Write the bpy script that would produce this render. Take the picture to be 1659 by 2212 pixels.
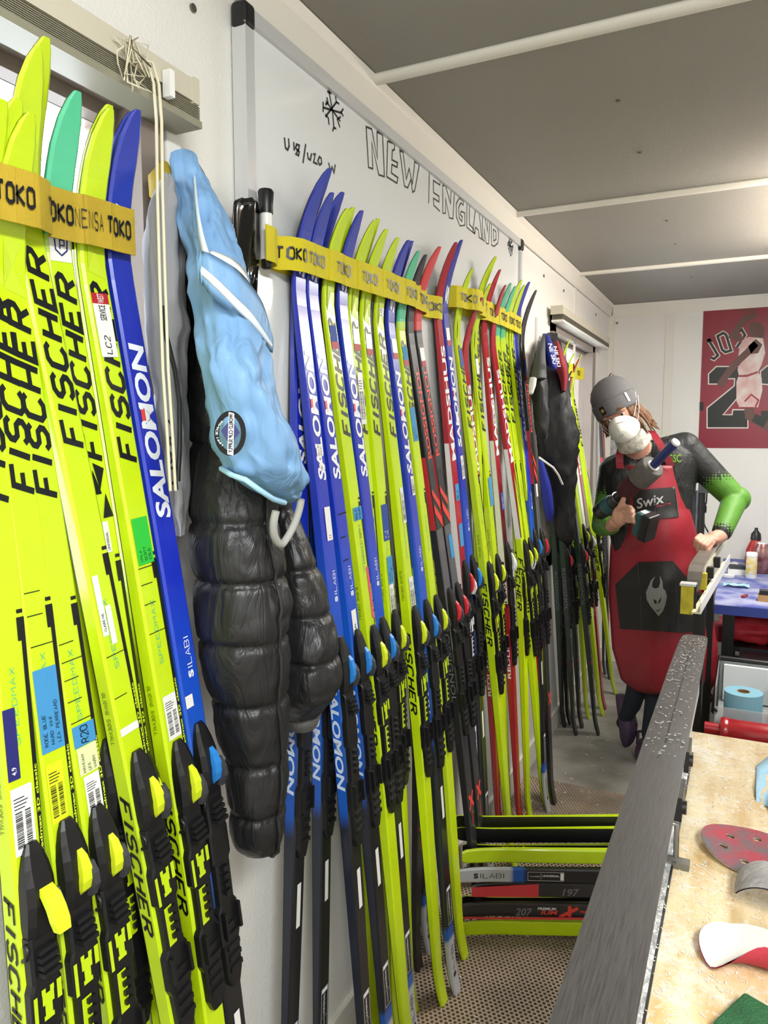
import bpy, bmesh, math, random
import numpy as np
from mathutils import Vector, Matrix
from mathutils.geometry import delaunay_2d_cdt
random.seed(7)
for _o in list(bpy.data.objects): bpy.data.objects.remove(_o)
sc = bpy.context.scene
col = sc.collection

# ------------------------------------------------------------------ camera
IW, IH, FPX = 1659.0, 2212.0, 1623.85
YAW, PITCH, ROLL = .4517, .0992, -.0014
CAM = np.array([.8541, 0.0, 1.5028])
_f = np.array([-math.sin(YAW)*math.cos(PITCH), math.cos(YAW)*math.cos(PITCH), -math.sin(PITCH)])
_r0 = np.array([math.cos(YAW), math.sin(YAW), 0.]); _u0 = np.cross(_r0, _f)
_r = _r0*math.cos(ROLL) + _u0*math.sin(ROLL); _u = -_r0*math.sin(ROLL) + _u0*math.cos(ROLL)
cd = bpy.data.cameras.new('camera'); cam = bpy.data.objects.new('camera', cd); col.objects.link(cam)
cd.sensor_fit = 'VERTICAL'; cd.sensor_height = 36; cd.lens = FPX/IH*36; cd.clip_start = .02
cam.matrix_world = Matrix(((_r[0], _u[0], -_f[0], CAM[0]), (_r[1], _u[1], -_f[1], CAM[1]), (_r[2], _u[2], -_f[2], CAM[2]), (0, 0, 0, 1)))
sc.camera = cam

# ------------------------------------------------------------------ world, lights, exposure
wd = bpy.data.worlds.new('overcast_sky'); sc.world = wd; wd.use_nodes = True
bg = wd.node_tree.nodes['Background']; bg.inputs[0].default_value = (.86, .93, 1, 1); bg.inputs[1].default_value = 6.0
def area(name, loc, sx, sy, power, colr, rot=(0, 0, 0)):
    l = bpy.data.lights.new(name, 'AREA'); l.shape = 'RECTANGLE'; l.size = sx; l.size_y = sy; l.energy = power; l.color = colr
    o = bpy.data.objects.new(name, l); col.objects.link(o); o.location = loc; o.rotation_euler = rot
    return o
# wrap-around fluorescent fixtures: the lens shines down and out of its sides
area('ceiling_lamp_light', (1.62, -.35, 2.285), .22, 1.2, 36, (.95, .985, 1))
area('ceiling_lamp_light.001', (1.455, -.35, 2.30), .06, 1.2, 17, (.95, .985, 1), (0, 1.15, 0))
area('ceiling_lamp_light.002', (1.25, 3.25, 2.2), .24, 1.2, 26, (1, .965, .9))
area('ceiling_lamp_light.003', (1.085, 3.25, 2.215), .06, 1.2, 7, (1, .965, .9), (0, 1.15, 0))
area('ceiling_lamp_light.004', (1.62, -1.75, 2.285), .22, 1.2, 20, (.95, .985, 1))
sc.view_settings.view_transform = 'Standard'; sc.view_settings.look = 'None'
sc.view_settings.exposure = 0.45; sc.view_settings.gamma = 1.0; sc.view_settings.use_curve_mapping = False

# ------------------------------------------------------------------ helpers
def ray(px, py):
    a, b = (px-IW/2)/FPX, -(py-IH/2)/FPX
    return _r*a + _u*b + _f
def hit(px, py, ax, v):                      # photo point -> point on the plane axis=v
    d = ray(px, py); t = (v-CAM[ax])/d[ax]; return Vector(CAM+t*d)
def tilt(px, py, xT=.05, xB=.19, zT=1.8):    # photo point -> point on the leaning plane of a ski row
    d = ray(px, py); k = (xT-xB)/zT; t = (xB+k*CAM[2]-CAM[0])/(d[0]-k*d[2]); return Vector(CAM+t*d)
def s2l(c): return c/12.92 if c <= .04045 else ((c+.055)/1.055)**2.4
def hx(h):
    h = h.lstrip('#'); return tuple(s2l(int(h[i:i+2], 16)/255) for i in (0, 2, 4)) + (1,)
MATS = {}
def mat(name, c, rough=.5, metal=0., bump=0., bscale=60., var=0., vscale=6., coat=0., emit=0., alpha=1., trans=0., c2=None, detail=3.):
    if name in MATS: return MATS[name]
    m = bpy.data.materials.new(name); m.use_nodes = True; nt = m.node_tree; b = nt.nodes['Principled BSDF']
    b.inputs['Base Color'].default_value = hx(c); b.inputs['Roughness'].default_value = rough; b.inputs['Metallic'].default_value = metal
    b.inputs['Coat Weight'].default_value = coat; b.inputs['Coat Roughness'].default_value = .12
    if trans: b.inputs['Transmission Weight'].default_value = trans
    if alpha < 1: b.inputs['Alpha'].default_value = alpha
    if emit: b.inputs['Emission Color'].default_value = hx(c); b.inputs['Emission Strength'].default_value = emit
    tc = nt.nodes.new('ShaderNodeTexCoord')
    if var or c2:
        n = nt.nodes.new('ShaderNodeTexNoise'); n.inputs['Scale'].default_value = vscale; n.inputs['Detail'].default_value = 6
        nt.links.new(tc.outputs['Object'], n.inputs['Vector'])
        r = nt.nodes.new('ShaderNodeValToRGB')
        a = hx(c); k = hx(c2) if c2 else tuple(v*(1-var) for v in a[:3])+(1,)
        r.color_ramp.elements[0].color = k; r.color_ramp.elements[1].color = a
        r.color_ramp.elements[0].position = .36; r.color_ramp.elements[1].position = .62
        nt.links.new(n.outputs[0], r.inputs[0]); nt.links.new(r.outputs[0], b.inputs['Base Color'])
    if bump:
        n = nt.nodes.new('ShaderNodeTexNoise'); n.inputs['Scale'].default_value = bscale; n.inputs['Detail'].default_value = detail
        nt.links.new(tc.outputs['Object'], n.inputs['Vector'])
        bp = nt.nodes.new('ShaderNodeBump'); bp.inputs['Strength'].default_value = bump; bp.inputs['Distance'].default_value = .004
        nt.links.new(n.outputs[0], bp.inputs['Height']); nt.links.new(bp.outputs[0], b.inputs['Normal'])
    MATS[name] = m; return m
def ramp_mat(name, stops, L, rough=.3, coat=.4, axis=2, hard=True):   # colour bands printed along the length
    if name in MATS: return MATS[name]
    m = mat(name, '#808080', rough, coat=coat); nt = m.node_tree; b = nt.nodes['Principled BSDF']
    tc = nt.nodes.new('ShaderNodeTexCoord'); sp = nt.nodes.new('ShaderNodeSeparateXYZ'); nt.links.new(tc.outputs['Object'], sp.inputs[0])
    dv = nt.nodes.new('ShaderNodeMath'); dv.operation = 'DIVIDE'; dv.inputs[1].default_value = L; nt.links.new(sp.outputs[axis], dv.inputs[0])
    r = nt.nodes.new('ShaderNodeValToRGB'); r.color_ramp.interpolation = 'CONSTANT' if hard else 'LINEAR'
    e = r.color_ramp.elements
    e[0].position = stops[0][0]/L; e[0].color = hx(stops[0][1]); e[1].position = stops[1][0]/L; e[1].color = hx(stops[1][1])
    for z, c in stops[2:]:
        k = e.new(min(1, z/L)); k.color = hx(c)
    nt.links.new(dv.outputs[0], r.inputs[0]); nt.links.new(r.outputs[0], b.inputs['Base Color']); return m

class MB:                                    # collects faces, builds ONE mesh
    def __init__(s): s.v = []; s.f = []; s.mi = []; s.sm = []
    def add(s, vs, fs, mi=0, sm=False):
        o = len(s.v); s.v += [tuple(v) for v in vs]; s.f += [tuple(i+o for i in f) for f in fs]; s.mi += [mi]*len(fs); s.sm += [sm]*len(fs); return s
    def box(s, a, b, mi=0, M=None):
        (x0, y0, z0), (x1, y1, z1) = a, b
        vs = [(x0, y0, z0), (x1, y0, z0), (x1, y1, z0), (x0, y1, z0), (x0, y0, z1), (x1, y0, z1), (x1, y1, z1), (x0, y1, z1)]
        if M is not None: vs = [M @ Vector(v) for v in vs]
        return s.add(vs, [(0, 3, 2, 1), (4, 5, 6, 7), (0, 1, 5, 4), (1, 2, 6, 5), (2, 3, 7, 6), (3, 0, 4, 7)], mi)
    def loft(s, rings, mi=0, closed=True, caps=True, sm=True):
        n = len(rings[0]); vs = [p for r in rings for p in r]; fs = []
        for i in range(len(rings)-1):
            for j in range(n if closed else n-1):
                k = (j+1) % n; fs.append((i*n+j, i*n+k, (i+1)*n+k, (i+1)*n+j))
        s.add(vs, fs, mi, sm)
        if caps and closed:
            s.add(rings[0], [tuple(reversed(range(n)))], mi); s.add(rings[-1], [tuple(range(n))], mi)
        return s
    def cyl(s, a, b, ra, rb=None, n=16, mi=0, caps=True):
        rb = ra if rb is None else rb; a = Vector(a); b = Vector(b); d = (b-a).normalized()
        u = d.orthogonal().normalized(); w = d.cross(u)
        R = lambda c, r: [c+(u*math.cos(t)+w*math.sin(t))*r for t in [2*math.pi*i/n for i in range(n)]]
        return s.loft([R(a, ra), R(b, rb)], mi, True, caps)
    def lathe(s, a, b, prof, n=24, mi=0):     # profile (t along a->b, radius)
        a = Vector(a); b = Vector(b); d = (b-a).normalized(); u = d.orthogonal().normalized(); w = d.cross(u)
        return s.loft([[a.lerp(b, t)+(u*math.cos(2*math.pi*i/n)+w*math.sin(2*math.pi*i/n))*r for i in range(n)] for t, r in prof], mi)
    def tube(s, pts, r, n=8, mi=0):
        pts = [Vector(p) for p in pts]; rings = []; u = None
        for i, p in enumerate(pts):
            d = (pts[min(i+1, len(pts)-1)]-pts[max(i-1, 0)]).normalized()
            u = d.orthogonal().normalized() if u is None else (u-d*u.dot(d)).normalized()
            w = d.cross(u); rr = r[i] if isinstance(r, (list, tuple)) else r
            rings.append([p+(u*math.cos(2*math.pi*k/n)+w*math.sin(2*math.pi*k/n))*rr for k in range(n)])
        return s.loft(rings, mi)
    def prism(s, poly, h0, h1, fn, mi=0):     # polygon extruded between heights; fn(u, v, h) -> point
        n = len(poly); a = [fn(u, v, h0) for u, v in poly]; b = [fn(u, v, h1) for u, v in poly]
        return s.add(a+b, [tuple(reversed(range(n))), tuple(range(n, 2*n))]+[(i, (i+1) % n, n+(i+1) % n, n+i) for i in range(n)], mi)
    def mesh(s, name, mats):
        me = bpy.data.meshes.new(name); me.from_pydata(s.v, [], s.f)
        for m in (mats if isinstance(mats, (list, tuple)) else [mats]): me.materials.append(m)
        if s.f:
            me.polygons.foreach_set('material_index', s.mi); me.polygons.foreach_set('use_smooth', s.sm)
        me.update(); return me
    def build(s, name, mats, parent=None, fix=True):
        me = s.mesh(name, mats)
        if fix:
            bm = bmesh.new(); bm.from_mesh(me); bmesh.ops.recalc_face_normals(bm, faces=bm.faces); bm.to_mesh(me); bm.free()
        return link(name, me, parent)
def link(name, me, parent=None):
    o = bpy.data.objects.new(name, me); col.objects.link(o)
    if parent is not None: o.parent = parent
    return o
def tag(o, label=None, cat=None, group=None, kind=None):
    if label: o['label'] = label
    if cat: o['category'] = cat
    if group: o['group'] = group
    if kind: o['kind'] = kind
    return o
def thing(name, label, cat, loc=(0, 0, 0), group=None):
    o = bpy.data.objects.new(name, None); col.objects.link(o); o.location = loc; o.empty_display_size = .05
    return tag(o, label, cat, group)
def ppart(parent, mb, name, mats, fix=True):   # mesh in world coordinates hung under an empty placed by location only
    if parent is not None:
        L = Vector((0, 0, 0)); p = parent
        while p is not None: L += p.location; p = p.parent
        mb.v = [tuple(Vector(v)-L) for v in mb.v]
    return mb.build(name, mats, parent, fix)
def bevel(o, w=.004, seg=2):
    m = o.modifiers.new('bevel', 'BEVEL'); m.width = w; m.segments = seg; m.limit_method = 'ANGLE'; return o

# stroke alphabet on a 4 x 6 grid
SF = dict(A='00,26,40;12,32', B='00,06,36,45,44,33,03;33,42,41,30,00', C='45,36,16,05,01,10,30,41', D='00,06,26,44,42,20,00', E='46,06,00,40;03,33', F='46,06,00;03,33', G='45,36,16,05,01,10,30,41,43,23', H='00,06;40,46;03,43', I='20,26', J='46,41,30,10,01', K='00,06;46,03,40', L='06,00,40', M='00,06,23,46,40', N='00,06,40,46', O='10,01,05,16,36,45,41,30,10', P='00,06,36,45,44,33,03', Q='10,01,05,16,36,45,41,30,10;22,40', R='00,06,36,45,44,33,03;23,40', S='45,36,16,05,04,13,33,42,41,30,10,01', T='06,46;26,20', U='06,01,10,30,41,46', V='06,20,46', W='06,10,23,30,46', X='00,46;06,40', Y='06,23,46;23,20', Z='06,46,00,40')
SF.update({'0': SF['O'], '1': '15,26,20', '2': '05,16,36,45,44,00,40', '3': '05,16,36,45,44,33,42,41,30,10,01;23,33', '4': '30,36,02,42', '5': '46,06,03,33,42,41,30,10,01', '6': '45,36,16,05,01,10,30,41,42,33,03', '7': '06,46,10', '8': '13,04,05,16,36,45,44,33,13,02,01,10,30,41,42,33', '9': '10,30,41,45,36,16,05,04,13,43', '/': '00,46', '-': '13,33', '|': '20,26', '.': '20,21', ' ': ''})
def ribbon(pts, w):                          # flat band along a 2-D polyline
    P = [np.array(p, float) for p in pts]; n = len(P); closed = n > 2 and np.allclose(P[0], P[-1]); out = []
    for i in range(n):
        a = P[i]-P[i-1] if i > 0 else (P[-1]-P[-2] if closed else P[1]-P[0])
        b = P[i+1]-P[i] if i < n-1 else (P[1]-P[0] if closed else P[-1]-P[-2])
        a = a/(np.linalg.norm(a)+1e-9); b = b/(np.linalg.norm(b)+1e-9); m = a+b
        if np.linalg.norm(m) < .2: m = b
        m = m/np.linalg.norm(m); k = 1/max(.55, abs(m@b)); nn = np.array([-m[1], m[0]])*w/2*k; out += [P[i]+nn, P[i]-nn]
    return out, [(2*i, 2*i+1, 2*i+3, 2*i+2) for i in range(n-1)]
def stroke2d(txt, h, sw, width=.62, gap=.22, shear=0., jit=0.):   # -> verts, faces, total width
    vs, fs = [], []; x = 0.; u = h/6; gw = h*width; rng = random.Random(txt)
    for ch in txt.upper():
        if ch in 'I1|.': g = gw*.35; off = -2*gw/4+g/2
        else: g = gw; off = 0
        for pl in SF.get(ch, '').split(';'):
            if not pl: continue
            pts = []
            for q in pl.split(','):
                px = x+off+int(q[0])*gw/4+rng.uniform(-jit, jit)*h; py = int(q[1])*u+rng.uniform(-jit, jit)*h
                pts.append((px+py*shear, py))
            v, f = ribbon(pts, sw); o = len(vs); vs += v; fs += [tuple(i+o for i in q) for q in f]
        x += g+h*gap
    return vs, fs, x-h*gap
TX = {}
def font2d(txt, h, bold=0., shear=0., wide=1.):                 # printed lettering -> verts, faces, width
    key = (txt, bold, shear)
    if key not in TX:
        c = bpy.data.curves.new('t', 'FONT'); c.body = txt; c.size = 1; c.offset = bold; c.shear = shear; c.resolution_u = 3
        o = bpy.data.objects.new('t', c); col.objects.link(o); bpy.context.view_layer.update()
        me = bpy.data.meshes.new_from_object(o.evaluated_get(bpy.context.evaluated_depsgraph_get()))
        v = np.array([tuple(q.co)[:2] for q in me.vertices]); f = [tuple(p.vertices) for p in me.polygons]
        bpy.data.objects.remove(o); bpy.data.curves.remove(c); bpy.data.meshes.remove(me)
        v[:, 0] -= v[:, 0].min(); v[:, 1] -= v[:, 1].min(); v /= v[:, 1].max(); TX[key] = (v, f)
    v, f = TX[key]; v = v*h; v[:, 0] *= wide
    return [tuple(q) for q in v], f, v[:, 0].max()
def decal(parent, name, flat, fn, m):        # flat (verts, faces, ..) mapped onto a surface
    mb = MB(); mb.add([fn(*p) for p in flat[0]], flat[1]); return mb.build(name, m, parent, fix=False)
def merge(*flats):
    vs, fs = [], []
    for fl in flats:
        o = len(vs); vs += list(fl[0]); fs += [tuple(i+o for i in q) for q in fl[1]]
    return vs, fs
def shift(fl, dx, dy): return [(a+dx, b+dy) for a, b in fl[0]], fl[1]
def quad(x0, y0, x1, y1): return [(x0, y0), (x1, y0), (x1, y1), (x0, y1)], [(0, 1, 2, 3)]
def catmull(rows, n):                        # smooth resampling of keyed rows
    A = np.array(rows, float); k = len(A); out = []
    for i in range(n):
        t = i/(n-1)*(k-1); j = min(int(t), k-2); f = t-j
        p0, p1, p2, p3 = A[max(j-1, 0)], A[j], A[j+1], A[min(j+2, k-1)]
        out.append(.5*((2*p1)+(-p0+p2)*f+(2*p0-5*p1+4*p2-p3)*f*f+(-p0+3*p1-3*p2+p3)*f**3))
    return out
# ------------------------------------------------------------------ materials of the room
m_wall = mat('wall_white', '#ebe9e3', .55, bump=.35, bscale=160, var=.04, vscale=2)
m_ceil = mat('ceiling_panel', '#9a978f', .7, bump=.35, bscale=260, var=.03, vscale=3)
m_trim = mat('trim_white', '#e6e2d8', .45)
m_taupe = mat('window_taupe', '#8f8278', .45, var=.08)
m_beige = mat('blind_beige', '#c9c3b0', .4)
m_slat = mat('blind_slat', '#8e8b78', .4)
m_alu = mat('brushed_aluminium', '#d6d7d8', .4, .35)
m_blk = mat('black_plastic', '#141416', .38)
m_rubber = mat('black_rubber', '#101012', .6)
m_white = mat('white_plastic', '#ecebe6', .35)
m_glass = mat('window_glass', '#ffffff', .02, trans=1.)
m_screw = mat('screw_steel', '#7d7b76', .35, .8)

H, YE, YB, XR = 2.35, 5.126, -2.3, 2.75
tag(MB().box((-.1, YB, -.1), (XR, YE+.1, 0)).build('floor', mat('floor_concrete', '#a9a59c', .6, bump=.25, bscale=40, var=.35, vscale=5, c2='#8b877e')), 'scuffed grey floor of the waxing cabin', kind='structure')
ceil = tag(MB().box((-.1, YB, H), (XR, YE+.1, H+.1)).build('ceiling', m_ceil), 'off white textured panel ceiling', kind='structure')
W1, W2 = (-.45, .915, 1.2, 2.005), (3.52, 4.55, .95, 2.02)
wl = MB()
def wseg(y0, y1, z0, z1): wl.box((-.1, y0, z0), (0, y1, z1))
wseg(YB, W1[0], 0, H); wseg(W1[0], W1[1], 0, W1[2]); wseg(W1[0], W1[1], W1[3], H)
wseg(W1[1], W2[0], 0, H); wseg(W2[0], W2[1], 0, W2[2]); wseg(W2[0], W2[1], W2[3], H); wseg(W2[1], YE+.1, 0, H)
tag(wl.build('wall_left', m_wall), 'white panel wall that the skis lean on', kind='structure')
we = tag(MB().box((0, YE, 0), (XR, YE+.1, H)).build('wall_end', m_wall), 'white end wall behind the standing person', kind='structure')
tag(MB().box((XR, YB, 0), (XR+.1, YE+.1, H)).build('wall_right', m_wall), 'white wall on the bench side', kind='structure')
tag(MB().box((-.1, YB-.1, 0), (XR+.1, YB, H)).build('wall_back', m_wall), 'white wall behind the viewer', kind='structure')
# cove and battens
cv = MB(); cs = [(0.001, H-.075), (.012, H-.078), (.018, H-.02), (.03, H-.002), (.001, H-.001)]
cv.loft([[(x, y, z) for x, z in cs] for y in (YB, YE)], sm=False)
tag(cv.build('trim_1', m_trim), 'white cove strip along the top of the ski wall', kind='structure')
cv = MB(); cv.loft([[(x, YE-d, z) for d, z in cs] for x in (0.02, XR)], sm=False)
tag(cv.build('trim_2', m_trim), 'white cove strip along the top of the end wall', kind='structure')
def batten_x(y, n):
    r = [(math.cos(t)*.021, -abs(math.sin(t))*.016) for t in [math.pi*i/8 for i in range(9)]]
    b = MB(); b.loft([[(x, y+a, H-.0005+c) for a, c in r] for x in (.02, XR)]); tag(b.build('trim_%d' % n, m_trim), 'rounded white batten across the ceiling panels', kind='structure')
for i, y in enumerate((-.75, .46, 1.677, 2.877, 4.05)): batten_x(y, 3+i)
wb = MB()
for y in (4.05, 2.955): wb.box((0, y-.018, 0), (.005, y+.018, H-.07))
tag(wb.build('trim_8', m_trim), 'flat white seam strips on the ski wall', kind='structure')
wb = MB(); wb.box((.345, YE-.006, 0), (.395, YE, H-.07)); wb.box((.0, YE-.03, 0), (.03, YE, H-.07))
tag(wb.build('trim_9', m_trim), 'white vertical seam strips on the end wall', kind='structure')
wb = MB(); wb.box((0, .95, 0), (.012, 3.4, .1)); wb.box((0, 3.4, 0), (.014, YE, .1)); wb.box((0, YE-.014, 0), (XR, YE, .1))
tag(wb.build('baseboard_left', m_trim), 'white skirting board at the foot of the walls', kind='structure')
scr = MB()
for px, py in ((1335, 217), (1382, 329), (1441, 476), (1459, 527), (1494, 598)):
    p = hit(px, py, 2, H); scr.cyl(p-Vector((0, 0, .003)), p, .006, n=8)
for px, py in ((1174, 235), (1217, 268), ): pass
scr.build('screw_heads', m_screw, ceil)['kind'] = 'stuff'
scr = MB()
for px, py in ((415, 18), (1174, 596), (1217, 628), (1287, 680)):
    p = hit(px, py, 0, 0); scr.cyl(p, p+Vector((.004, 0, 0)), .007, n=8)
for px, py in ((1333, 698), ):
    p = hit(px, py, 1, YE); scr.cyl(p, p-Vector((0, .004, 0)), .008, n=8)
o = scr.build('screw_heads', m_screw, bpy.data.objects['wall_left']); o['kind'] = 'stuff'
# windows
def window(n, W, lab):
    y0, y1, z0, z1 = W; t = thing('window_%d' % n, lab, None); t['kind'] = 'structure'
    f = MB(); w = .028 if n == 1 else .05
    for a, b in (((-.09, y0, z0), (-.03, y0+w, z1)), ((-.09, y1-w, z0), (-.03, y1, z1)), ((-.09, y0+w, z1-w), (-.03, y1-w, z1)), ((-.09, y0+w, z0), (-.03, y1-w, z0+w))): f.box(a, b)
    ym = (y0+y1)/2; f.box((-.085, ym-.02, z0+w), (-.04, ym+.02, z1-w)); f.build('window_frame', m_taupe, t)
    c = MB(); ci = .018 if n == 1 else .055; ct = .034 if n == 1 else .05
    for a, b in (((-.03, y0-.0, z0-.06), (.016, y0+.055, z1+ct)), ((-.03, y1-ci, z0-.06), (.016, y1+.03, z1+ct)), ((-.03, y0, z1-(.008 if n == 1 else .03)), (.016, y1, z1+ct)), ((-.03, y0, z0-.06), (.016, y1, z0+.02))): c.box(a, b)
    c.build('window_casing', m_taupe, t)
    for a, b in ((y0+w, ym-.02), (ym+.02, y1-w)): MB().box((-.064, a, z0+w), (-.06, b, z1-w)).build('window_pane', m_glass, t)
window(1, W1, 'taupe framed window with bright daylight behind the near skis')
window(2, W2, 'taupe framed window behind the far skis under a short blind')
def blind(y0, y1, z1, d, lab, n):
    t = thing('window_blind', lab, 'blind', (0.0, y0, z1))
    b = MB(); b.box((.017, y0, z1-.033), (.07, y1-.012, z1)); ppart(t, b, 'head_rail', m_beige)
    ppart(t, MB().box((.017, y1-.012, z1-.036), (.073, y1, z1+.002)), 'end_cap', m_beige); ppart(t, MB().box((.017, y0-.006, z1-.036), (.073, y0+.006, z1+.002)), 'end_cap', m_beige)
    for i in range(n):
        z = z1-.036-i*d; b = MB(); b.box((.02, y0+.01, z-.0012), (.068, y1+.006, z)); ppart(t, b, 'slat', m_slat)
    z = z1-.036-n*d; b = MB(); b.box((.018, y0+.01, z-.010), (.07, y1+.008, z)); ppart(t, b, 'bottom_rail', m_slat if n > 6 else m_trim)
    return t
bl1 = blind(-.5, .965, 2.045, .0026, 'beige horizontal blind pulled up over the near window at top left', 8)
bl2 = blind(3.46, 4.72, 2.09, .0036, 'small beige blind pulled up over the far window near the corner', 6)
cb = MB()
pts = [hit(px, py, 0, x) for px, py, x in ((300, 128, .08), (318, 132, .082), (332, 180, .085), (338, 260, .092), (340, 420, .105), (345, 600, .125), (352, 800, .135), (362, 950, .135), (368, 1060, .13))]
cb.tube(pts, .0022); cb.tube([p+Vector((.004, .006, 0)) for p in pts], .0022); ppart(bl1, cb, 'pull_cord', mat('cord_cream', '#d8d0b4', .7))
tg = MB(); rr = random.Random(3); c0 = hit(285, 135, 0, .08)
q = [c0+Vector((rr.uniform(-.008, .012), rr.uniform(-.03, .03), rr.uniform(-.035, .03))) for i in range(34)]
tg.tube(q, .0013, 5); ppart(bl1, tg, 'cord_tangle', MATS['cord_cream'])
lk = MB(); p = hit(363, 172, 0, .078); lk.box(p+Vector((-.006, -.005, -.025)), p+Vector((.008, .005, .012))); ppart(bl1, lk, 'cord_lock', m_white)

# whiteboard
Y0, Y1, Z0, Z1 = 1.155, 2.92, 1.05, 2.252
wbd = thing('whiteboard', 'large white marker board with NEW ENGLAND in outlined letters', 'whiteboard', (0, Y0, Z0))
def bp(a, b, nm, m): return ppart(wbd, MB().box(a, b), nm, m)
bp((.003, Y0, Z0), (.02, Y1, Z1), 'board_panel', mat('board_white', '#e6e8e8', .12, coat=.3))
bp((.003, Y0-.012, Z0), (.032, Y0+.014, Z1-.03), 'frame_rail', m_alu); bp((.003, Y1-.01, Z0), (.03, Y1+.012, Z1-.03), 'frame_rail', m_alu)
bp((.003, Y0+.014, Z1-.02), (.03, Y1-.01, Z1+.006), 'frame_rail', m_alu); bp((.003, Y0+.014, Z0-.01), (.03, Y1-.01, Z0+.012), 'frame_rail', m_alu)
for y in (Y0, Y1):
    for z in (Z0, Z1): bevel(bp((.002, y-.016, z-.034), (.035, y+.018, z+.01), 'corner_cap', m_blk), .008, 3)
m_ink = mat('marker_ink', '#17171b', .5)
def board_strokes(lines, w, nm):
    mb = MB()
    for L in lines:
        P = [hit(480+x/2.476, y/2.476, 0, .0206) for x, y in L]; v, f = ribbon([(p.y, p.z) for p in P], w); mb.add([(.0208, a, b) for a, b in v], f)
    return ppart(wbd, mb, nm, m_ink, False)
board_strokes([[(333, 735), (338, 790), (350, 802), (358, 780), (355, 740)], [(383, 760), (385, 807)], [(412, 778), (398, 772), (392, 792), (412, 812), (408, 832), (394, 824), (410, 796), (412, 778)], [(447, 770), (432, 872)], [(456, 815), (460, 848), (472, 855), (478, 820)], [(486, 826), (498, 824), (489, 868), (510, 878)], [(520, 838), (512, 860), (520, 882), (532, 874), (530, 848), (520, 838)], [(570, 870), (578, 915), (588, 893), (598, 925), (605, 880)]], .0045, 'marker_note')['kind'] = 'stuff'
sf = [[(578, 460), (572, 495), (590, 590), (598, 690)], [(540, 575), (640, 605)], [(555, 540), (632, 650)], [(612, 545), (552, 625)], [(562, 490), (582, 498), (586, 466)], [(590, 702), (598, 682), (610, 690)], [(540, 545), (540, 600)], [(648, 582), (636, 600), (648, 622)], [(552, 560), (566, 548), (560, 520)], [(606, 515), (610, 545), (626, 556)], [(552, 612), (568, 632), (572, 668)], [(634, 624), (616, 640), (630, 682)]]
board_strokes(sf, .0045, 'snowflake_drawing')
board_strokes([[(x*.26+1388, y*.5+1020) for x, y in L] for L in sf], .006, 'snowflake_drawing')
NE = [[(770, 678), (783, 895), (806, 903), (800, 760), (838, 935), (868, 945), (858, 720), (828, 706), (830, 850), (800, 690), (770, 678)],
[(885, 755), (880, 945), (935, 980), (940, 950), (905, 925), (908, 880), (936, 895), (938, 870), (908, 855), (910, 805), (922, 800), (922, 770), (885, 755)],
[(950, 805), (975, 995), (992, 1005), (1010, 960), (1018, 1028), (1030, 1020), (1055, 880), (1030, 865), (1018, 985), (1000, 900), (985, 960), (968, 815), (950, 805)],
[(1105, 1088), (1108, 920), (1165, 965), (1165, 990), (1130, 965), (1130, 1030), (1160, 1050), (1160, 1080), (1130, 1060), (1132, 1098), (1165, 1130)],
[(1180, 1140), (1180, 990), (1195, 995), (1222, 1090), (1225, 1010), (1242, 1025), (1235, 1170), (1215, 1165), (1195, 1060), (1195, 1140), (1180, 1140)],
[(1290, 1075), (1268, 1060), (1252, 1090), (1253, 1160), (1272, 1208), (1298, 1205), (1298, 1140), (1278, 1130), (1275, 1150), (1285, 1160), (1282, 1185), (1268, 1165), (1265, 1110), (1277, 1085), (1290, 1097), (1290, 1075)],
[(1310, 1080), (1308, 1215), (1350, 1250), (1345, 1225), (1322, 1200), (1322, 1090), (1310, 1080)],
[(1340, 1240), (1355, 1120), (1375, 1140), (1390, 1280), (1375, 1270), (1370, 1230), (1355, 1215), (1352, 1250), (1340, 1240)],
[(1392, 1280), (1392, 1150), (1405, 1165), (1420, 1240), (1420, 1170), (1432, 1180), (1425, 1305), (1412, 1300), (1402, 1220), (1402, 1290), (1392, 1280)],
[(1440, 1310), (1440, 1190), (1465, 1200), (1480, 1250), (1475, 1300), (1455, 1318), (1440, 1310)], [(1450, 1225), (1465, 1240), (1465, 1280), (1452, 1290), (1450, 1225)]]
board_strokes(NE, .0042, 'outlined_lettering')
# marker pen held by the band, black tape
pen = thing('marker_pen', 'white marker pen with black cap tucked behind the yellow band', 'marker', tuple(hit(573, 580, 0, .05)))
p0, p1, p2, p3 = [hit(*p, 0, .05) for p in ((576, 582), (575, 562), (575, 462), (574, 410))]
ppart(pen, MB().cyl(p1, p2, .011), 'barrel', m_white); ppart(pen, MB().lathe(p0, p1, [(0, .006), (.2, .0095), (1, .0095)]), 'end_plug', m_blk); ppart(pen, MB().lathe(p2, p3, [(0, .0125), (.3, .0125), (.9, .0145), (1, .012)]), 'cap', m_blk)
tp = MB(); rows = catmull([(432, 510, 552, .05), (450, 506, 560, .045), (540, 505, 561, .05), (590, 520, 558, .06), (650, 525, 555, .05), (720, 532, 552, .06), (795, 540, 552, .05)], 22)
top_, bot_ = [], []
R = []
for i, (py, a, b, x) in enumerate(rows):
    pts = [hit(a+(b-a)*k/6, py+(6*math.sin(k*2.2) if i == 0 else 0), 0, x+.006*math.sin(k*1.3+i*.5)) for k in range(7)]
    R.append(pts+[q-Vector((.002, .0008, 0)) for q in reversed(pts)])
tag(tp.loft(R).build('duct_tape', mat('glossy_black_tape', '#0a0a0c', .16, coat=.6, bump=.3, bscale=25)), 'torn strip of shiny black tape beside the whiteboard', 'tape')
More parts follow.
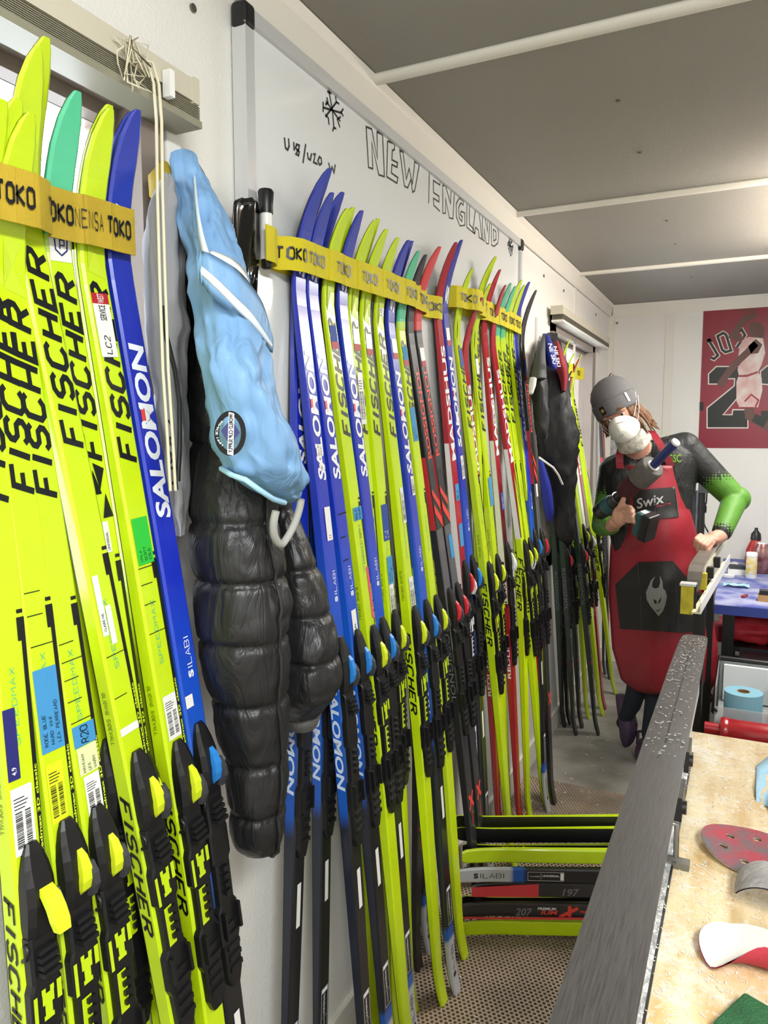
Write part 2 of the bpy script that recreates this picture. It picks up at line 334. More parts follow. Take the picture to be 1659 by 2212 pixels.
# white hook strip
hk = MB(); p = hit(362, 290, 0, .0); hk.box((0, p.y-.018, p.z-.1), (.014, p.y+.018, p.z+.04)); hk.box((.014, p.y-.008, p.z-.08), (.045, p.y+.008, p.z-.06))
bevel(tag(hk.build('wall_hook', m_white), 'white plastic wall hook above the light blue vest', 'hook'), .004)
hk = MB(); p = hit(1157, 715, 0, .0); hk.box((0, p.y-.012, p.z-.1), (.014, p.y+.012, p.z+.06)); hk.box((.014, p.y-.008, p.z-.08), (.05, p.y+.008, p.z-.06))
bevel(tag(hk.build('wall_hook', m_white), 'white plastic wall hook above the black coat by the far window', 'hook'), .004)
# perforated mat
mt = MB(); pit = .0135; sy = pit*math.sqrt(3)/2; v = []; f = []; x0, x1, y0, y1 = .02, .76, .5, 3.16
nx = int((x1-x0)/pit); ny = int((y1-y0)/sy)
hexa = [(math.cos(math.pi/6+k*math.pi/3), math.sin(math.pi/6+k*math.pi/3)) for k in range(6)]
ro, ri = pit/math.sqrt(3), pit/math.sqrt(3)*.66
for j in range(ny):
    if y0+j*sy < 1.35: continue
    for i in range(nx):
        cx, cy = x0+pit*(i+.5+.5*(j % 2)), y0+sy*(j+.5); o = len(v)
        v += [(cx+a*ro, cy+b*ro, .0105) for a, b in hexa]+[(cx+a*ri, cy+b*ri, .0105) for a, b in hexa]+[(cx+a*ri, cy+b*ri, .001) for a, b in hexa]
        for k in range(6):
            n = (k+1) % 6; f.append((o+k, o+n, o+6+n, o+6+k)); f.append((o+6+k, o+6+n, o+12+n, o+12+k))
mt.add(v, f)
tag(mt.build('floor_mat', mat('mat_rubber_brown', '#bda894', .7, c2='#95887a', vscale=3.5), fix=False), 'brown honeycomb rubber mat along the aisle', 'mat')
dt = MB(); rr = random.Random(5)
for i in range(170):
    x, y = rr.uniform(.1, .7), rr.uniform(1.4, 4.2); a = rr.uniform(0, 6.28); l = rr.uniform(.002, .009); w = l*rr.uniform(.15, .5); z = .012 if y < 3.16 else .0015
    c, s = math.cos(a), math.sin(a); dt.add([(x+c*p-s*q, y+s*p+c*q, z) for p, q in ((-l, -w), (l, -w), (l, w), (-l, w))], [(0, 1, 2, 3)])
tag(dt.build('wax_crumbs', mat('wax_white', '#dcdad2', .6), fix=False), 'pale wax crumbs scattered on the aisle floor', 'wax crumbs', kind='stuff')
# ------------------------------------------------------------------ cross-country skis
LS = 2.03                                    # modelled ski length
def ski_d(s):
    d = .005*math.sin(math.pi*min(max(s/LS, 0), 1)); u = (s-(LS-.21))/.21
    if u > 0: d += .074*u**1.8
    v = (.13-s)/.13
    if v > 0: d += .014*v*v
    return d
def ski_t(s):
    k = [(0, .009), (.12, .012), (.5, .021), (.85, .027), (1.05, .027), (1.4, .021), (1.75, .012), (1.9, .008), (2.03, .006)]
    return float(np.interp(s, [a for a, b in k], [b for a, b in k]))
def ski_w(s):
    k = [(0, .030), (.012, .040), (.05, .0435), (1, .0435), (1.9, .0435), (1.97, .041), (2.0, .034), (2.02, .022), (2.03, .010)]
    return float(np.interp(s, [a for a, b in k], [b for a, b in k]))
ST = [0, .006, .012, .03, .05, .08, .11, .15, .25, .4, .55, .7, .85, 1, 1.15, 1.3, 1.45, 1.6, 1.7, 1.74, 1.78, 1.81, 1.84, 1.87, 1.9, 1.925, 1.95, 1.97, 1.985, 2.0, 2.01, 2.02, 2.026, 2.03]
def ski_mesh(nm, mt, ms):
    mb = MB(); R = []
    for s in ST:
        d, t, w = ski_d(s), ski_t(s), ski_w(s)/2; b = min(.004, w*.3)
        R.append([(d+.0016, -w, s), (d+t-b*.7, -w, s), (d+t, -w+b, s), (d+t, w-b, s), (d+t-b*.7, w, s), (d+.0016, w, s)])
    n = len(R)
    for i in range(n-1):
        for j, mi in ((0, 1), (1, 0), (2, 0), (3, 0), (4, 1)): mb.add([R[i][j], R[i][j+1], R[i+1][j+1], R[i+1][j]], [(0, 1, 2, 3)], mi)
    mb.add(R[0], [(0, 1, 2, 3, 4, 5)], 1); mb.add(R[-1], [(5, 4, 3, 2, 1, 0)], 1)
    me = mb.mesh(nm, [mt, ms]); bm = bmesh.new(); bm.from_mesh(me); bmesh.ops.remove_doubles(bm, verts=bm.verts, dist=1e-5); bmesh.ops.recalc_face_normals(bm, faces=bm.faces); bm.to_mesh(me); bm.free(); return me
m_base = mat('ski_base_black', '#16161a', .35, var=.2, vscale=20)
def base_mesh():
    mb = MB(); mb.loft([[(ski_d(s), -ski_w(s)/2, s), (ski_d(s)+.0016, -ski_w(s)/2, s), (ski_d(s)+.0016, ski_w(s)/2, s), (ski_d(s), ski_w(s)/2, s)] for s in ST], sm=False)
    return mb.mesh('running_base', m_base)
BASE = base_mesh()
def on_top(s0, y0, up=1, e=.0008):           # flat (u along the ski, v across) -> topsheet
    def fn(u, v):
        s = s0+up*u; return (ski_d(s)+ski_t(s)+e, y0-up*v, s)
    return fn
def on_side(s0, x0, dn=1, e=.0008):          # -> sidewall facing the viewer
    def fn(u, v):
        s = s0-dn*u; return (ski_d(s)+ski_t(s)*.5+x0+dn*v, -ski_w(s)/2-e, s)
    return fn
def flat_mesh(nm, fl, fn, m):
    mb = MB(); mb.add([fn(*p) for p in fl[0]], fl[1]); return mb.mesh(nm, m)
def fit(fl, L, h):                           # scale lettering into length x height
    vs = fl[0]; xs = [a for a, b in vs]; ys = [b for a, b in vs]; x0, y0 = min(xs), min(ys); kx, ky = L/(max(xs)-x0), h/(max(ys)-y0)
    return [((a-x0)*kx, (b-y0)*ky-h/2) for a, b in vs], fl[1]
def smooth_letters(txt, sw=.2, shear=.28): return stroke2d(txt, 1, sw, .72, .34, shear)
# binding
def binding_kit(tag_, lever, grip, inlay, open_=False):
    z = lambda s: ski_d(s)+ski_t(s)
    K = []
    mb = MB(); pr = [(.625, .010), (.645, .017), (.70, .0185), (.712, .0225), (.765, .0225), (.775, .0165), (.845, .0165), (.852, .0215), (.90, .0215), (.91, .018), (.97, .0195)]
    mb.loft([[(z(s)+.0002, -w, s), (z(s)+.010, -w, s), (z(s)+.012, -w+.004, s), (z(s)+.012, w-.004, s), (z(s)+.010, w, s), (z(s)+.0002, w, s)] for s, w in pr], sm=False)
    for k in range(5): mb.box((z(.66)+.011, -.014, .655+k*.019), (z(.66)+.016, .014, .663+k*.019))
    for k in range(4): mb.box((z(.82)+.011, -.006, .79+k*.014), (z(.82)+.017, .006, .797+k*.014))
    mb.box((z(.75)+.011, -.019, .72), (z(.75)+.02, -.014, .765)); mb.box((z(.75)+.011, .014, .72), (z(.75)+.02, .019, .765))
    K.append(('binding', mb.mesh('binding_plate', m_blk), None))
    mb = MB(); pr = [(.965, .018, .012), (.985, .0195, .017), (1.01, .0195, .020), (1.035, .019, .018), (1.055, .0165, .013), (1.072, .0125, .009), (1.084, .007, .005)]
    mb.loft([[(z(s)+.0002, -w, s), (z(s)+h*.7, -w, s), (z(s)+h, -w*.6, s), (z(s)+h, w*.6, s), (z(s)+h*.7, w, s), (z(s)+.0002, w, s)] for s, w, h in pr], sm=False)
    K.append(('toe_cover', mb.mesh('toe_cover', m_blk), 0))
    mb = MB(); pr = [(.982, .016, .005), (.989, .023, .007), (1.002, .027, .0078), (1.018, .027, .0072), (1.034, .023, .0055), (1.043, .017, .0035)]
    if open_: pr = [(1.03, .018, .009), (1.02, .03, .010), (1.005, .038, .010), (.99, .043, .010), (.978, .046, .008)]
    mb.loft([[(z(1.)+h-.010, -w+.003, s), (z(1.)+h, -w+.003, s), (z(1.)+h, w+.003, s), (z(1.)+h-.010, w+.003, s)] for s, h, w in pr], sm=False)
    K.append(('lever', mb.mesh('lever', lever), 0))
    mb = MB(); mb.loft([[(z(1.)+h-.008, .009, s), (z(1.)+h+.001, .009, s), (z(1.)+h+.001, .0175, s), (z(1.)+h-.008, .0175, s)] for s, h in ((.975, .022), (.992, .030), (1.008, .029), (1.022, .022))], sm=False)
    K.append(('lever_grip', mb.mesh('lever_grip', grip), 0))
    mb = MB()
    for k in range(4): mb.box((z(.93)+.010, -.011, .918+k*.0095), (z(.93)+.024-.002*k, .013, .924+k*.0095))
    K.append(('flex_bumper', mb.mesh('flex_bumper', m_rubber), 0))
    mb = MB(); p = [z(.953)+.006]
    mb.tube([(z(.95)+.004, -.0225, .945), (z(.95)+.013, -.025, .95), (z(.95)+.015, -.024, .962), (z(.95)+.008, -.0225, .966)], .0028, 6); K.append(('toe_bar', mb.mesh('toe_bar', m_blk), 0))
    if inlay:
        fl = merge(quad(.858, -.007, .864, .007), quad(.864, -.005, .878, .005), quad(.878, -.008, .892, .008), quad(.892, -.0085, .899, -.003), quad(.892, .003, .899, .0085), quad(.850, -.0195, .895, -.0145), quad(.875, .0125, .9, .019))
        K.append(('inlay', flat_mesh('inlay', fl, lambda u, v: (z(u)+.0126, v, u), inlay), 0))
        fl = quad(.78, -.0125, .842, .002); K.append(('inlay', flat_mesh('inlay', fl, lambda u, v: (z(u)+.0126, v, u), inlay), 0))
    return K
m_ylw = mat('ski_neon_yellow', '#c9e413', .28, coat=.35, var=.06, vscale=14)
m_lev_y = mat('lever_yellow', '#dcec26', .4)
m_grip = mat('lever_grip_grey', '#3b3b40', .6)
m_lblue = mat('binding_blue', '#2f86d8', .4); m_lred = mat('binding_red', '#d8303a', .4); m_lwhite = mat('binding_white', '#e8e8ea', .35)
m_letk = mat('lettering_black', '#111216', .4); m_letw = mat('lettering_white', '#eef0f4', .35); m_letr = mat('lettering_red', '#e2483c', .4); m_lety = mat('lettering_yellow', '#d9ee2a', .4)
m_facet = mat('ski_facet_yellow', '#c6dc2c', .28, coat=.3); m_teal = mat('print_teal', '#58b98a', .4)
KITS = {}
def kit_fischer(key, top, side, mint=False):
    K = [('body', ski_mesh('ski_body', top, side), None), ('running_base', BASE, None)]
    K.append(('brand_lettering', flat_mesh('brand_lettering', fit(smooth_letters('FISCHER', .23), .262, .033), on_top(1.555, .001), m_letk), None))
    K.append(('side_lettering', flat_mesh('side_lettering', fit(smooth_letters('FISCHER', .22), .225, .0185), on_side(1.065, -.001), m_letk), None))
    fl = merge(quad(1.08, .0135, 1.40, .0192), quad(1.38, .009, 1.41, .0192), quad(1.415, .010, 1.42, .018))
    sp = flat_mesh('side_strip', fl, lambda u, v: (ski_d(u)+ski_t(u)+.0006, v, u), m_letk); K.append(('side_strip', sp, None))
    K.append(('strip_lettering', flat_mesh('strip_lettering', fit(font2d('speedmax 3D classic', 1, .02), .13, .0048), on_top(1.09, .0165, 1, .0011), m_lety), 2))
    K.append(('model_lettering', flat_mesh('model_lettering', fit(stroke2d('SPEEDMAX', 1, .11, .75, .3), .10, .0075), on_top(1.25, -.003), m_teal), None))
    tri = [([(1.86, .0), (1.89, -.012), (1.89, .012)], [(0, 1, 2)]), ([(1.86, .0), (1.83, -.014), (1.89, -.012)], [(0, 1, 2)]), ([(1.83, -.014), (1.82, .016), (1.86, 0)], [(0, 1, 2)])]
    if not mint: K.append(('tip_facets', flat_mesh('tip_facets', merge(*tri), lambda u, v: (ski_d(u)+ski_t(u)+.0008, v, u), m_facet), None))
    tl = merge(shift(stroke2d('GLIDING SIDEWALL', .006, .0007, .6, .3), 0, 0)); K.append(('side_print', flat_mesh('side_print', tl, on_side(1.22, -.004), m_letk), None))
    KITS[key] = (K, binding_kit(key, m_lev_y, m_grip, m_ylw))
kit_fischer('F', m_ylw, m_ylw)
m_mint = ramp_mat('ski_yellow_mint', [(0, '#c9e413'), (1.845, '#b9e64a'), (1.86, '#54c496')], LS)
kit_fischer('FG', m_mint, m_mint, True)
KITS['FO'] = (KITS['F'][0], binding_kit('FO', m_lev_y, m_grip, m_ylw, True))
def kit_salomon():
    top = ramp_mat('ski_salomon_top', [(0, '#b9bcc4'), (.165, '#b9bcc4'), (.17, '#1758b4'), (.2, '#1758b4'), (.21, '#17181e'), (.74, '#17181e'), (.8, '#14305c'), (1.06, '#1c5cc0'), (1.2, '#1a4cc4'), (1.36, '#1a30b8'), (1.6, '#1c2cb0'), (2.0, '#2236a4')], LS, hard=False)
    side = ramp_mat('ski_salomon_side', [(0, '#b9bcc4'), (.165, '#b9bcc4'), (.17, '#1758b4'), (.2, '#1758b4'), (.21, '#1d2230'), (.71, '#1d2230'), (.75, '#1a56b4'), (1.1, '#1d62c8'), (1.4, '#1a38b0'), (2.0, '#1c2ca8')], LS, hard=False)
    K = [('body', ski_mesh('ski_body', top, side), None), ('running_base', BASE, None)]
    K.append(('brand_lettering', flat_mesh('brand_lettering', fit(font2d('SALOMON', 1, .035, .12), .265, .029), on_top(1.455, 0), m_letw), None))
    K.append(('red_accent', flat_mesh('red_accent', quad(1.605, -.012, 1.622, -.004), lambda u, v: (ski_d(u)+ski_t(u)+.0011, v, u), m_letr), 2))
    K.append(('side_lettering', flat_mesh('side_lettering', fit(font2d('SALOMON', 1, .03, .15), .235, .019), on_side(1.03, -.001), mat('lettering_pale_blue', '#cdd9ec', .4)), None))
    K.append(('tip_logo', flat_mesh('tip_logo', fit(font2d('S', 1, .05, .1), .05, .026), on_top(1.865, 0), m_letw), None))
    K.append(('line_lettering', flat_mesh('line_lettering', merge(fit(font2d('S', 1, .05), .012, .0115), shift(fit(stroke2d('|LAB|', 1, .1, .62, .2), .05, .0115), .016, 0)), on_top(1.20, .003), m_letw), None))
    fr = [ribbon([(0, -.013), (.105, -.013), (.105, .013), (0, .013), (0, -.013)], .001), shift(fit(font2d('UNIVERSAL', 1, .02), .05, .006), .042, .002), shift(fit(font2d('CLASSIC', 1), .03, .004), .006, 0), ribbon([(.038, -.01), (.038, .01)], .0007), quad(.095, -.011, .104, .011)]
    K.append(('model_print', flat_mesh('model_print', merge(*fr), on_top(.215, 0), m_letw), None))
    K.append(('tail_lettering', flat_mesh('tail_lettering', merge(fit(font2d('S', 1, .05), .014, .016), shift(fit(stroke2d('|LAB|', 1, .09, .62, .2), .07, .016), .02, 0)), on_top(.055, 0), m_letk), None))
    K.append(('white_label', flat_mesh('white_label', quad(0, -.007, .09, .007), on_top(.52, 0), m_white), None))
    KITS['S'] = (K, binding_kit('S', m_lblue, m_grip, None))
kit_salomon()
def kit_madshus(key, low, lowtxt, lev):
    t = [(0, low), (.95, low), (1.1, '#3a1820'), (1.3, '#7c1826'), (1.45, '#b41f30'), (2.0, '#b41f30')] if low != '#e4e2de' else [(0, low), (.98, low), (1.0, '#2a2226'), (1.2, '#c02434'), (1.5, '#b41f30'), (2.0, '#a81c2c')]
    top = ramp_mat('ski_madshus_top_'+key, t, LS, hard=False, rough=.2)
    side = ramp_mat('ski_madshus_side_'+key, [(0, low), (.85, low), (.9, '#e6e4e0'), (1.42, '#e6e4e0'), (1.48, '#a81c2c')], LS)
    K = [('body', ski_mesh('ski_body', top, side), None), ('running_base', BASE, None)]
    K.append(('brand_lettering', flat_mesh('brand_lettering', fit(font2d('MADSHUS', 1, .03), .33, .031), on_top(1.43, 0), m_letw), None))
    K.append(('side_lettering', flat_mesh('side_lettering', fit(font2d('MADSHUS', 1, .02, .1), .17, .016), on_side(1.06, 0), m_letk), None))
    K.append(('model_lettering', flat_mesh('model_lettering', fit(font2d(lowtxt, 1, .02), .36 if low == '#e4e2de' else .17, .022 if low == '#e4e2de' else .012), on_top(.30, 0) if low == '#e4e2de' else on_side(.62, 0, -1), m_letk if low == '#e4e2de' else m_letw), None))
    KITS[key] = (K, binding_kit(key, lev, m_lwhite, m_lwhite if low == '#e4e2de' else None))
kit_madshus('MW', '#e4e2de', 'REDLINE 3.0', m_lred)
kit_madshus('MR', '#a41c2a', 'REDLINE', m_lwhite)
def kit_ross(key, tipc):
    top = ramp_mat('ski_ross_top_'+key, [(0, '#2a2a2e'), (.3, '#303034'), (.9, '#5a5a5e'), (1.22, '#5c5c60'), (1.3, '#1b1b1e'), (1.83, '#222226'), (1.84, tipc)], LS, rough=.4)
    side = ramp_mat('ski_ross_side_'+key, [(0, '#202024'), (1.0, '#2a2a2e'), (1.3, '#c63038'), (1.5, '#1c1c20'), (1.83, '#1c1c20'), (1.84, tipc)], LS, rough=.4)
    K = [('body', ski_mesh('ski_body', top, side), None), ('running_base', BASE, None)]
    K.append(('brand_lettering', flat_mesh('brand_lettering', fit(font2d('ROSSIGNOL', 1, .025), .25, .024), on_top(1.50, 0), m_letr), None))
    ch = [([(0, -.021), (.05, .021), (.075, .021), (.03, -.021)], [(0, 1, 2, 3)]), ([(.05, -.021), (.1, .021), (.12, .021), (.075, -.021)], [(0, 1, 2, 3)])]
    K.append(('red_chevrons', flat_mesh('red_chevrons', merge(*ch), on_top(1.30, 0), m_letr), None))
    K.append(('side_lettering', flat_mesh('side_lettering', fit(font2d('ROSSIGNOL', 1), .24, .014), on_side(1.02, 0), mat('lettering_grey', '#77777c', .5)), None))
    xs = merge(ribbon([(0, -.016), (.05, .016)], .011), ribbon([(.05, -.016), (0, .016)], .011), shift(fit(font2d('PREMIUM', 1, .02, .2), .05, .008), -.06, 0))
    K.append(('cross_logo', flat_mesh('cross_logo', xs, on_top(.42, 0), m_letr), None))
    KITS[key] = (K, binding_kit(key, m_lred, m_grip, None))
kit_ross('R', '#26262a'); kit_ross('RR', '#d83a3c')
def kit_dark():
    top = ramp_mat('ski_dark_top', [(0, '#1a1a1d'), (.42, '#1a1a1d'), (.43, '#8c2028'), (.445, '#1f1f22'), (.6, '#3a3a3e'), (1.3, '#2c2c30'), (1.9, '#242428')], LS, rough=.45)
    side = ramp_mat('ski_dark_side', [(0, '#151517'), (.7, '#22342a'), (1.4, '#24442e'), (1.8, '#1c1c20')], LS, hard=False)
    K = [('body', ski_mesh('ski_body', top, side), None), ('running_base', BASE, None)]
    tk = merge(*[quad(s, -.018, s+.004, .018) for s in (.12, .24, .36, .48, .62, .76, .9, 1.02)])
    K.append(('tick_marks', flat_mesh('tick_marks', tk, lambda u, v: (ski_d(u)+ski_t(u)+.0006, v, u), mat('print_grey', '#a6a6aa', .5)), None))
    K.append(('side_lettering', flat_mesh('side_lettering', fit(font2d('ROSSIGNOL', 1), .24, .015), on_side(1.02, 0), MATS['lettering_grey']), None))
    KITS['D'] = (K, binding_kit('D', m_lred, m_grip, None))
kit_dark()
for _k, (_a, _b) in KITS.items():
    for nm, me, p in _b:
        if not me.get('up'): me.transform(Matrix.Translation((-.0004, 0, .042))); me['up'] = 1
def instance(kit, parent, bind=True):
    K, B = KITS[kit]; objs = []
    for nm, me, p in K: objs.append(link(nm, me, parent if p is None else objs[p]))
    if bind:
        b = []
        for nm, me, p in B: b.append(link(nm, me, parent if p is None else b[p]))
NSK = {}; o_L = {}
def place_ski(kit, B, T, label, group, L=1., yaw=0., bind=True):  # B foot on the floor, T point of the topsheet line higher up
    B, T = Vector(B)-Vector((.012, 0, 0)), Vector(T)+Vector((.003, 0, 0)); Z = (T-B).normalized(); n = Vector((math.cos(yaw), math.sin(yaw), 0)); X = (n-Z*n.dot(Z)).normalized(); Y = Z.cross(X)
    o = thing('cross_country_ski', label, 'ski', group=group); o_L[label] = L; P = B-X*.018
    P = P+Vector((0, 0, max(0, .0225*abs(X.z))))
    M = Matrix(((X.x, Y.x, Z.x, P.x), (X.y, Y.y, Z.y, P.y), (X.z, Y.z, Z.z, P.z), (0, 0, 0, 1)))
    o.matrix_world = M @ Matrix.Diagonal((1, 1, L, 1)); instance(kit, o, bind); NSK[label] = o; return o
def ski(kit, t, lo, label, group, tip=None, xT=.05, xB=.19, yaw=0., bind=True, L=None, tail=None):
    T = tilt(*t, xT, xB); Q = tilt(*lo, xT, xB); d = (T-Q)/(T.z-Q.z); B = T-d*T.z; B.z = 0
    if tail: B = hit(*tail, 2, 0)
    if L is None: L = 1. if tip is None else max(.88, min(1.06, hit(*tip, 0, xT+.06).z/2.03))
    return place_ski(kit, B, T, label, group, L, yaw, bind), B, T
GL, GM, GR, GF = 'skis strapped in front of the near window', 'skis strapped along the whiteboard', 'skis strapped at the far end of the whiteboard', 'skis by the far window'
ROWS = {}
def row(g, data):
    for d in data:
        o, B, T = ski(d[0], d[1], d[2], d[3], g, *d[4:5], **(d[5] if len(d) > 5 else {})); ROWS.setdefault(g, []).append((T, o))
BK = dict(xT=.036, xB=.09)
row(GL, [
 ('FO', (-62, 430), (33, 1600), 'yellow ski with open grey binding lever, cut by the left edge of the photo', (-30, 200)),
 ('F', (-22, 440), (108, 1600), 'yellow ski with tall blue handwritten tape, second from the left edge', (8, 200)),
 ('F', (10, 450), (174, 1600), 'yellow ski with torn blue tape above a pale handwritten note', (36, 228)),
 ('F', (58, 445), (258, 1500), 'yellow ski with the tallest tip, white name strips down its face', (88, 78)),
 ('FG', (122, 460), (272, 1500), 'mint tipped yellow ski with shield sticker in the near row', (165, 185), dict(xT=.044, xB=.135)),
 ('F', (196, 490), (346, 1450), 'yellow ski with bright green handwritten tape beside the blue ski', (240, 222)),
 ('S', (255, 490), (376, 1300), 'blue ski at the right end of the near row beside the grey hoodie', (303, 226)),
 ('F', (190, 478), (300, 1300), 'shadowed yellow ski tucked behind the green taped ski', (224, 208), dict(xT=.036, xB=.10)),
 ('F', (64, 450), (138, 1000), 'shadowed yellow ski tucked behind the tallest yellow ski', (98, 70), dict(xT=.036, xB=.10)),
 ('S', (240, 485), (330, 1150), 'shadowed blue ski tucked behind the blue ski of the near row', (280, 226), dict(xT=.036, xB=.11)),
])
row(GM, [
 ('S', (646, 554), (716, 1289), 'first blue ski from the marker pen, circled name on its face', (694, 393)),
 ('S', (673, 566), (752, 1289), 'second blue ski from the marker pen', (728, 411)),
 ('F', (706, 577), (790, 1310), 'first yellow ski of the whiteboard row, blue tape and pink strip on it', (748, 436)),
 ('S', (738, 590), (803, 1217), 'third blue ski from the marker pen, between two yellow skis', (784, 446)),
 ('F', (763, 597), (820, 1181), 'second yellow ski of the whiteboard row with white sticker over its letters', (806, 468), dict(tail=(872, 2235))),
 ('F', (789, 606), (850, 1181), 'third yellow ski of the whiteboard row with navy and blue tapes', (829, 486), dict(tail=(906, 2200))),
 ('F', (816, 613), (880, 1181), 'fourth yellow ski of the whiteboard row, its tail furthest into the aisle', (857, 504), dict(tail=(970, 2176))),
 ('S', (841, 622), (922, 1217), 'fourth blue ski of the whiteboard row, left of the mint tipped ski', (879, 508), dict(tail=(998, 2152))),
 ('FG', (863, 630), (909, 1067), 'mint tipped yellow ski beside two black and red skis', (893, 524)),
 ('R', (881, 640), (950, 1181), 'black ski with red letters, left of the red tipped ski', (912, 520)),
 ('RR', (899, 648), (968, 1181), 'black ski with bright red tip in the whiteboard row', (936, 524)),
 ('MW', (950, 662), (998, 1181), 'red and white ski with black letters down its white side', (970, 492), dict(tail=(1052, 1915))),
 ('S', (964, 662), (1032, 1181), 'blue ski standing right beside the tall red and white ski', (998, 497), dict(tail=(1072, 1900))),
 ('S', (652, 556), (646, 1597), 'shadowed blue ski behind the first blue ski of the whiteboard row', None, BK),
 ('S', (684, 562), (700, 1600), 'shadowed blue ski behind the second blue ski of the whiteboard row', (727, 406), BK),
 ('F', (714, 575), (760, 1300), 'shadowed yellow ski behind the first yellow ski of the whiteboard row', (746, 434), BK),
 ('F', (768, 595), (820, 1900), 'shadowed yellow ski behind the second yellow ski of the whiteboard row', (802, 463), BK),
 ('S', (846, 620), (890, 1300), 'shadowed blue ski behind the fourth blue ski of the whiteboard row', (874, 503), BK),
 ('RR', (904, 646), (914, 1900), 'shadowed black ski behind the red tipped ski', (932, 520), BK),
 ('MR', (950, 660), (974, 950), 'shadowed red ski behind the tall red and white ski', (968, 490), BK),
])
row(GR, [
 ('F', (984, 648), (1030, 1060), 'yellow ski at the start of the far band, half hidden by a blue ski', (1017, 556)),
 ('MR', (1000, 652), (1063, 1344), 'low tipped red and white ski at the start of the far band', (1017, 592), dict(tail=(1092, 1800))),
 ('F', (1022, 657), (1085, 1200), 'yellow ski between two red and white skis in the far band', (1046, 573), dict(tail=(1114, 1790))),
 ('MR', (1047, 668), (1112, 1150), 'tall red ski with white letters in the middle of the far band', (1066, 552), dict(tail=(1136, 1790))),
 ('MR', (1060, 672), (1118, 1110), 'slim red tipped ski just right of the tall red ski', (1081, 560)),
 ('FG', (1072, 678), (1117, 1090), 'shorter mint tipped ski in the far band', (1090, 576)),
 ('FG', (1083, 684), (1128, 1090), 'taller mint tipped ski in the far band', (1117, 592)),
 ('F', (1094, 688), (1142, 1200), 'left one of the last two yellow skis in the far band', (1130, 600), dict(tail=(1155, 1780))),
 ('F', (1104, 694), (1152, 1210), 'right one of the last two yellow skis in the far band', (1134, 598)),
 ('S', (1114, 699), (1165, 1230), 'blue ski near the end of the far band', (1144, 600), dict(tail=(1193, 1758))),
 ('R', (1129, 706), (1186, 1181), 'black and red ski at the very end of the far band', (1149, 612), dict(tail=(1206, 1742))),
 ('F', (1032, 656), (1040, 1500), 'shadowed yellow ski leaning behind the tall red ski', (1057, 542), BK),
])
def floor_ski(kit, t, tail, label, tip=None, xT=.05, L=None, g=GF, yaw=0., bind=True):
    B = hit(*tail, 2, 0); B.x += .004; T = hit(*t, 0, xT)
    if L is None: L = 1. if tip is None else max(.92, min(1.06, hit(*tip, 0, xT+.06).z/2.03))
    o = place_ski(kit, B, T, label, g, L, yaw, bind); ROWS.setdefault(g, []).append((T, o))
floor_ski('F', (1213, 790), (1276, 1552), 'left yellow ski of the far window group', (1215, 724))
floor_ski('MR', (1224, 790), (1311, 1532), 'red and white ski with letters by the far window', (1226, 728))
floor_ski('F', (1233, 800), (1334, 1500), 'yellow ski nearest the person, its black side letters showing')
floor_ski('F', (1208, 790), (1307, 1546), 'yellow ski with tail kicked out near the purple clog')
floor_ski('D', (1186, 790), (1249, 1588), 'dark ski under the black coat, left one with tail on the floor', L=.9)
floor_ski('D', (1196, 790), (1262, 1572), 'dark ski under the black coat, middle one', L=.9)
floor_ski('D', (1204, 790), (1297, 1588), 'dark ski under the black coat, rightmost one', L=.9)
floor_ski('D', (1176, 780), (1224, 1570), 'dark ski beside the black and red ski, under the coat hem', L=.9)
floor_ski('D', (1180, 780), (1236, 1564), 'dark ski leaning behind the coat hem near the wall', xT=.04, L=.9)
B = hit(1312, 1470, 2, 0); B = Vector((.14, 4.72, 0)); place_ski('R', B, hit(1298, 850, 0, .06), 'black ski with red letters in the far corner behind the person', GF, .925, bind=False)
place_ski('RR', Vector((.10, 4.80, 0)), hit(1303, 850, 0, .04), 'red tipped ski in the far corner behind the person', GF, .925, bind=False)

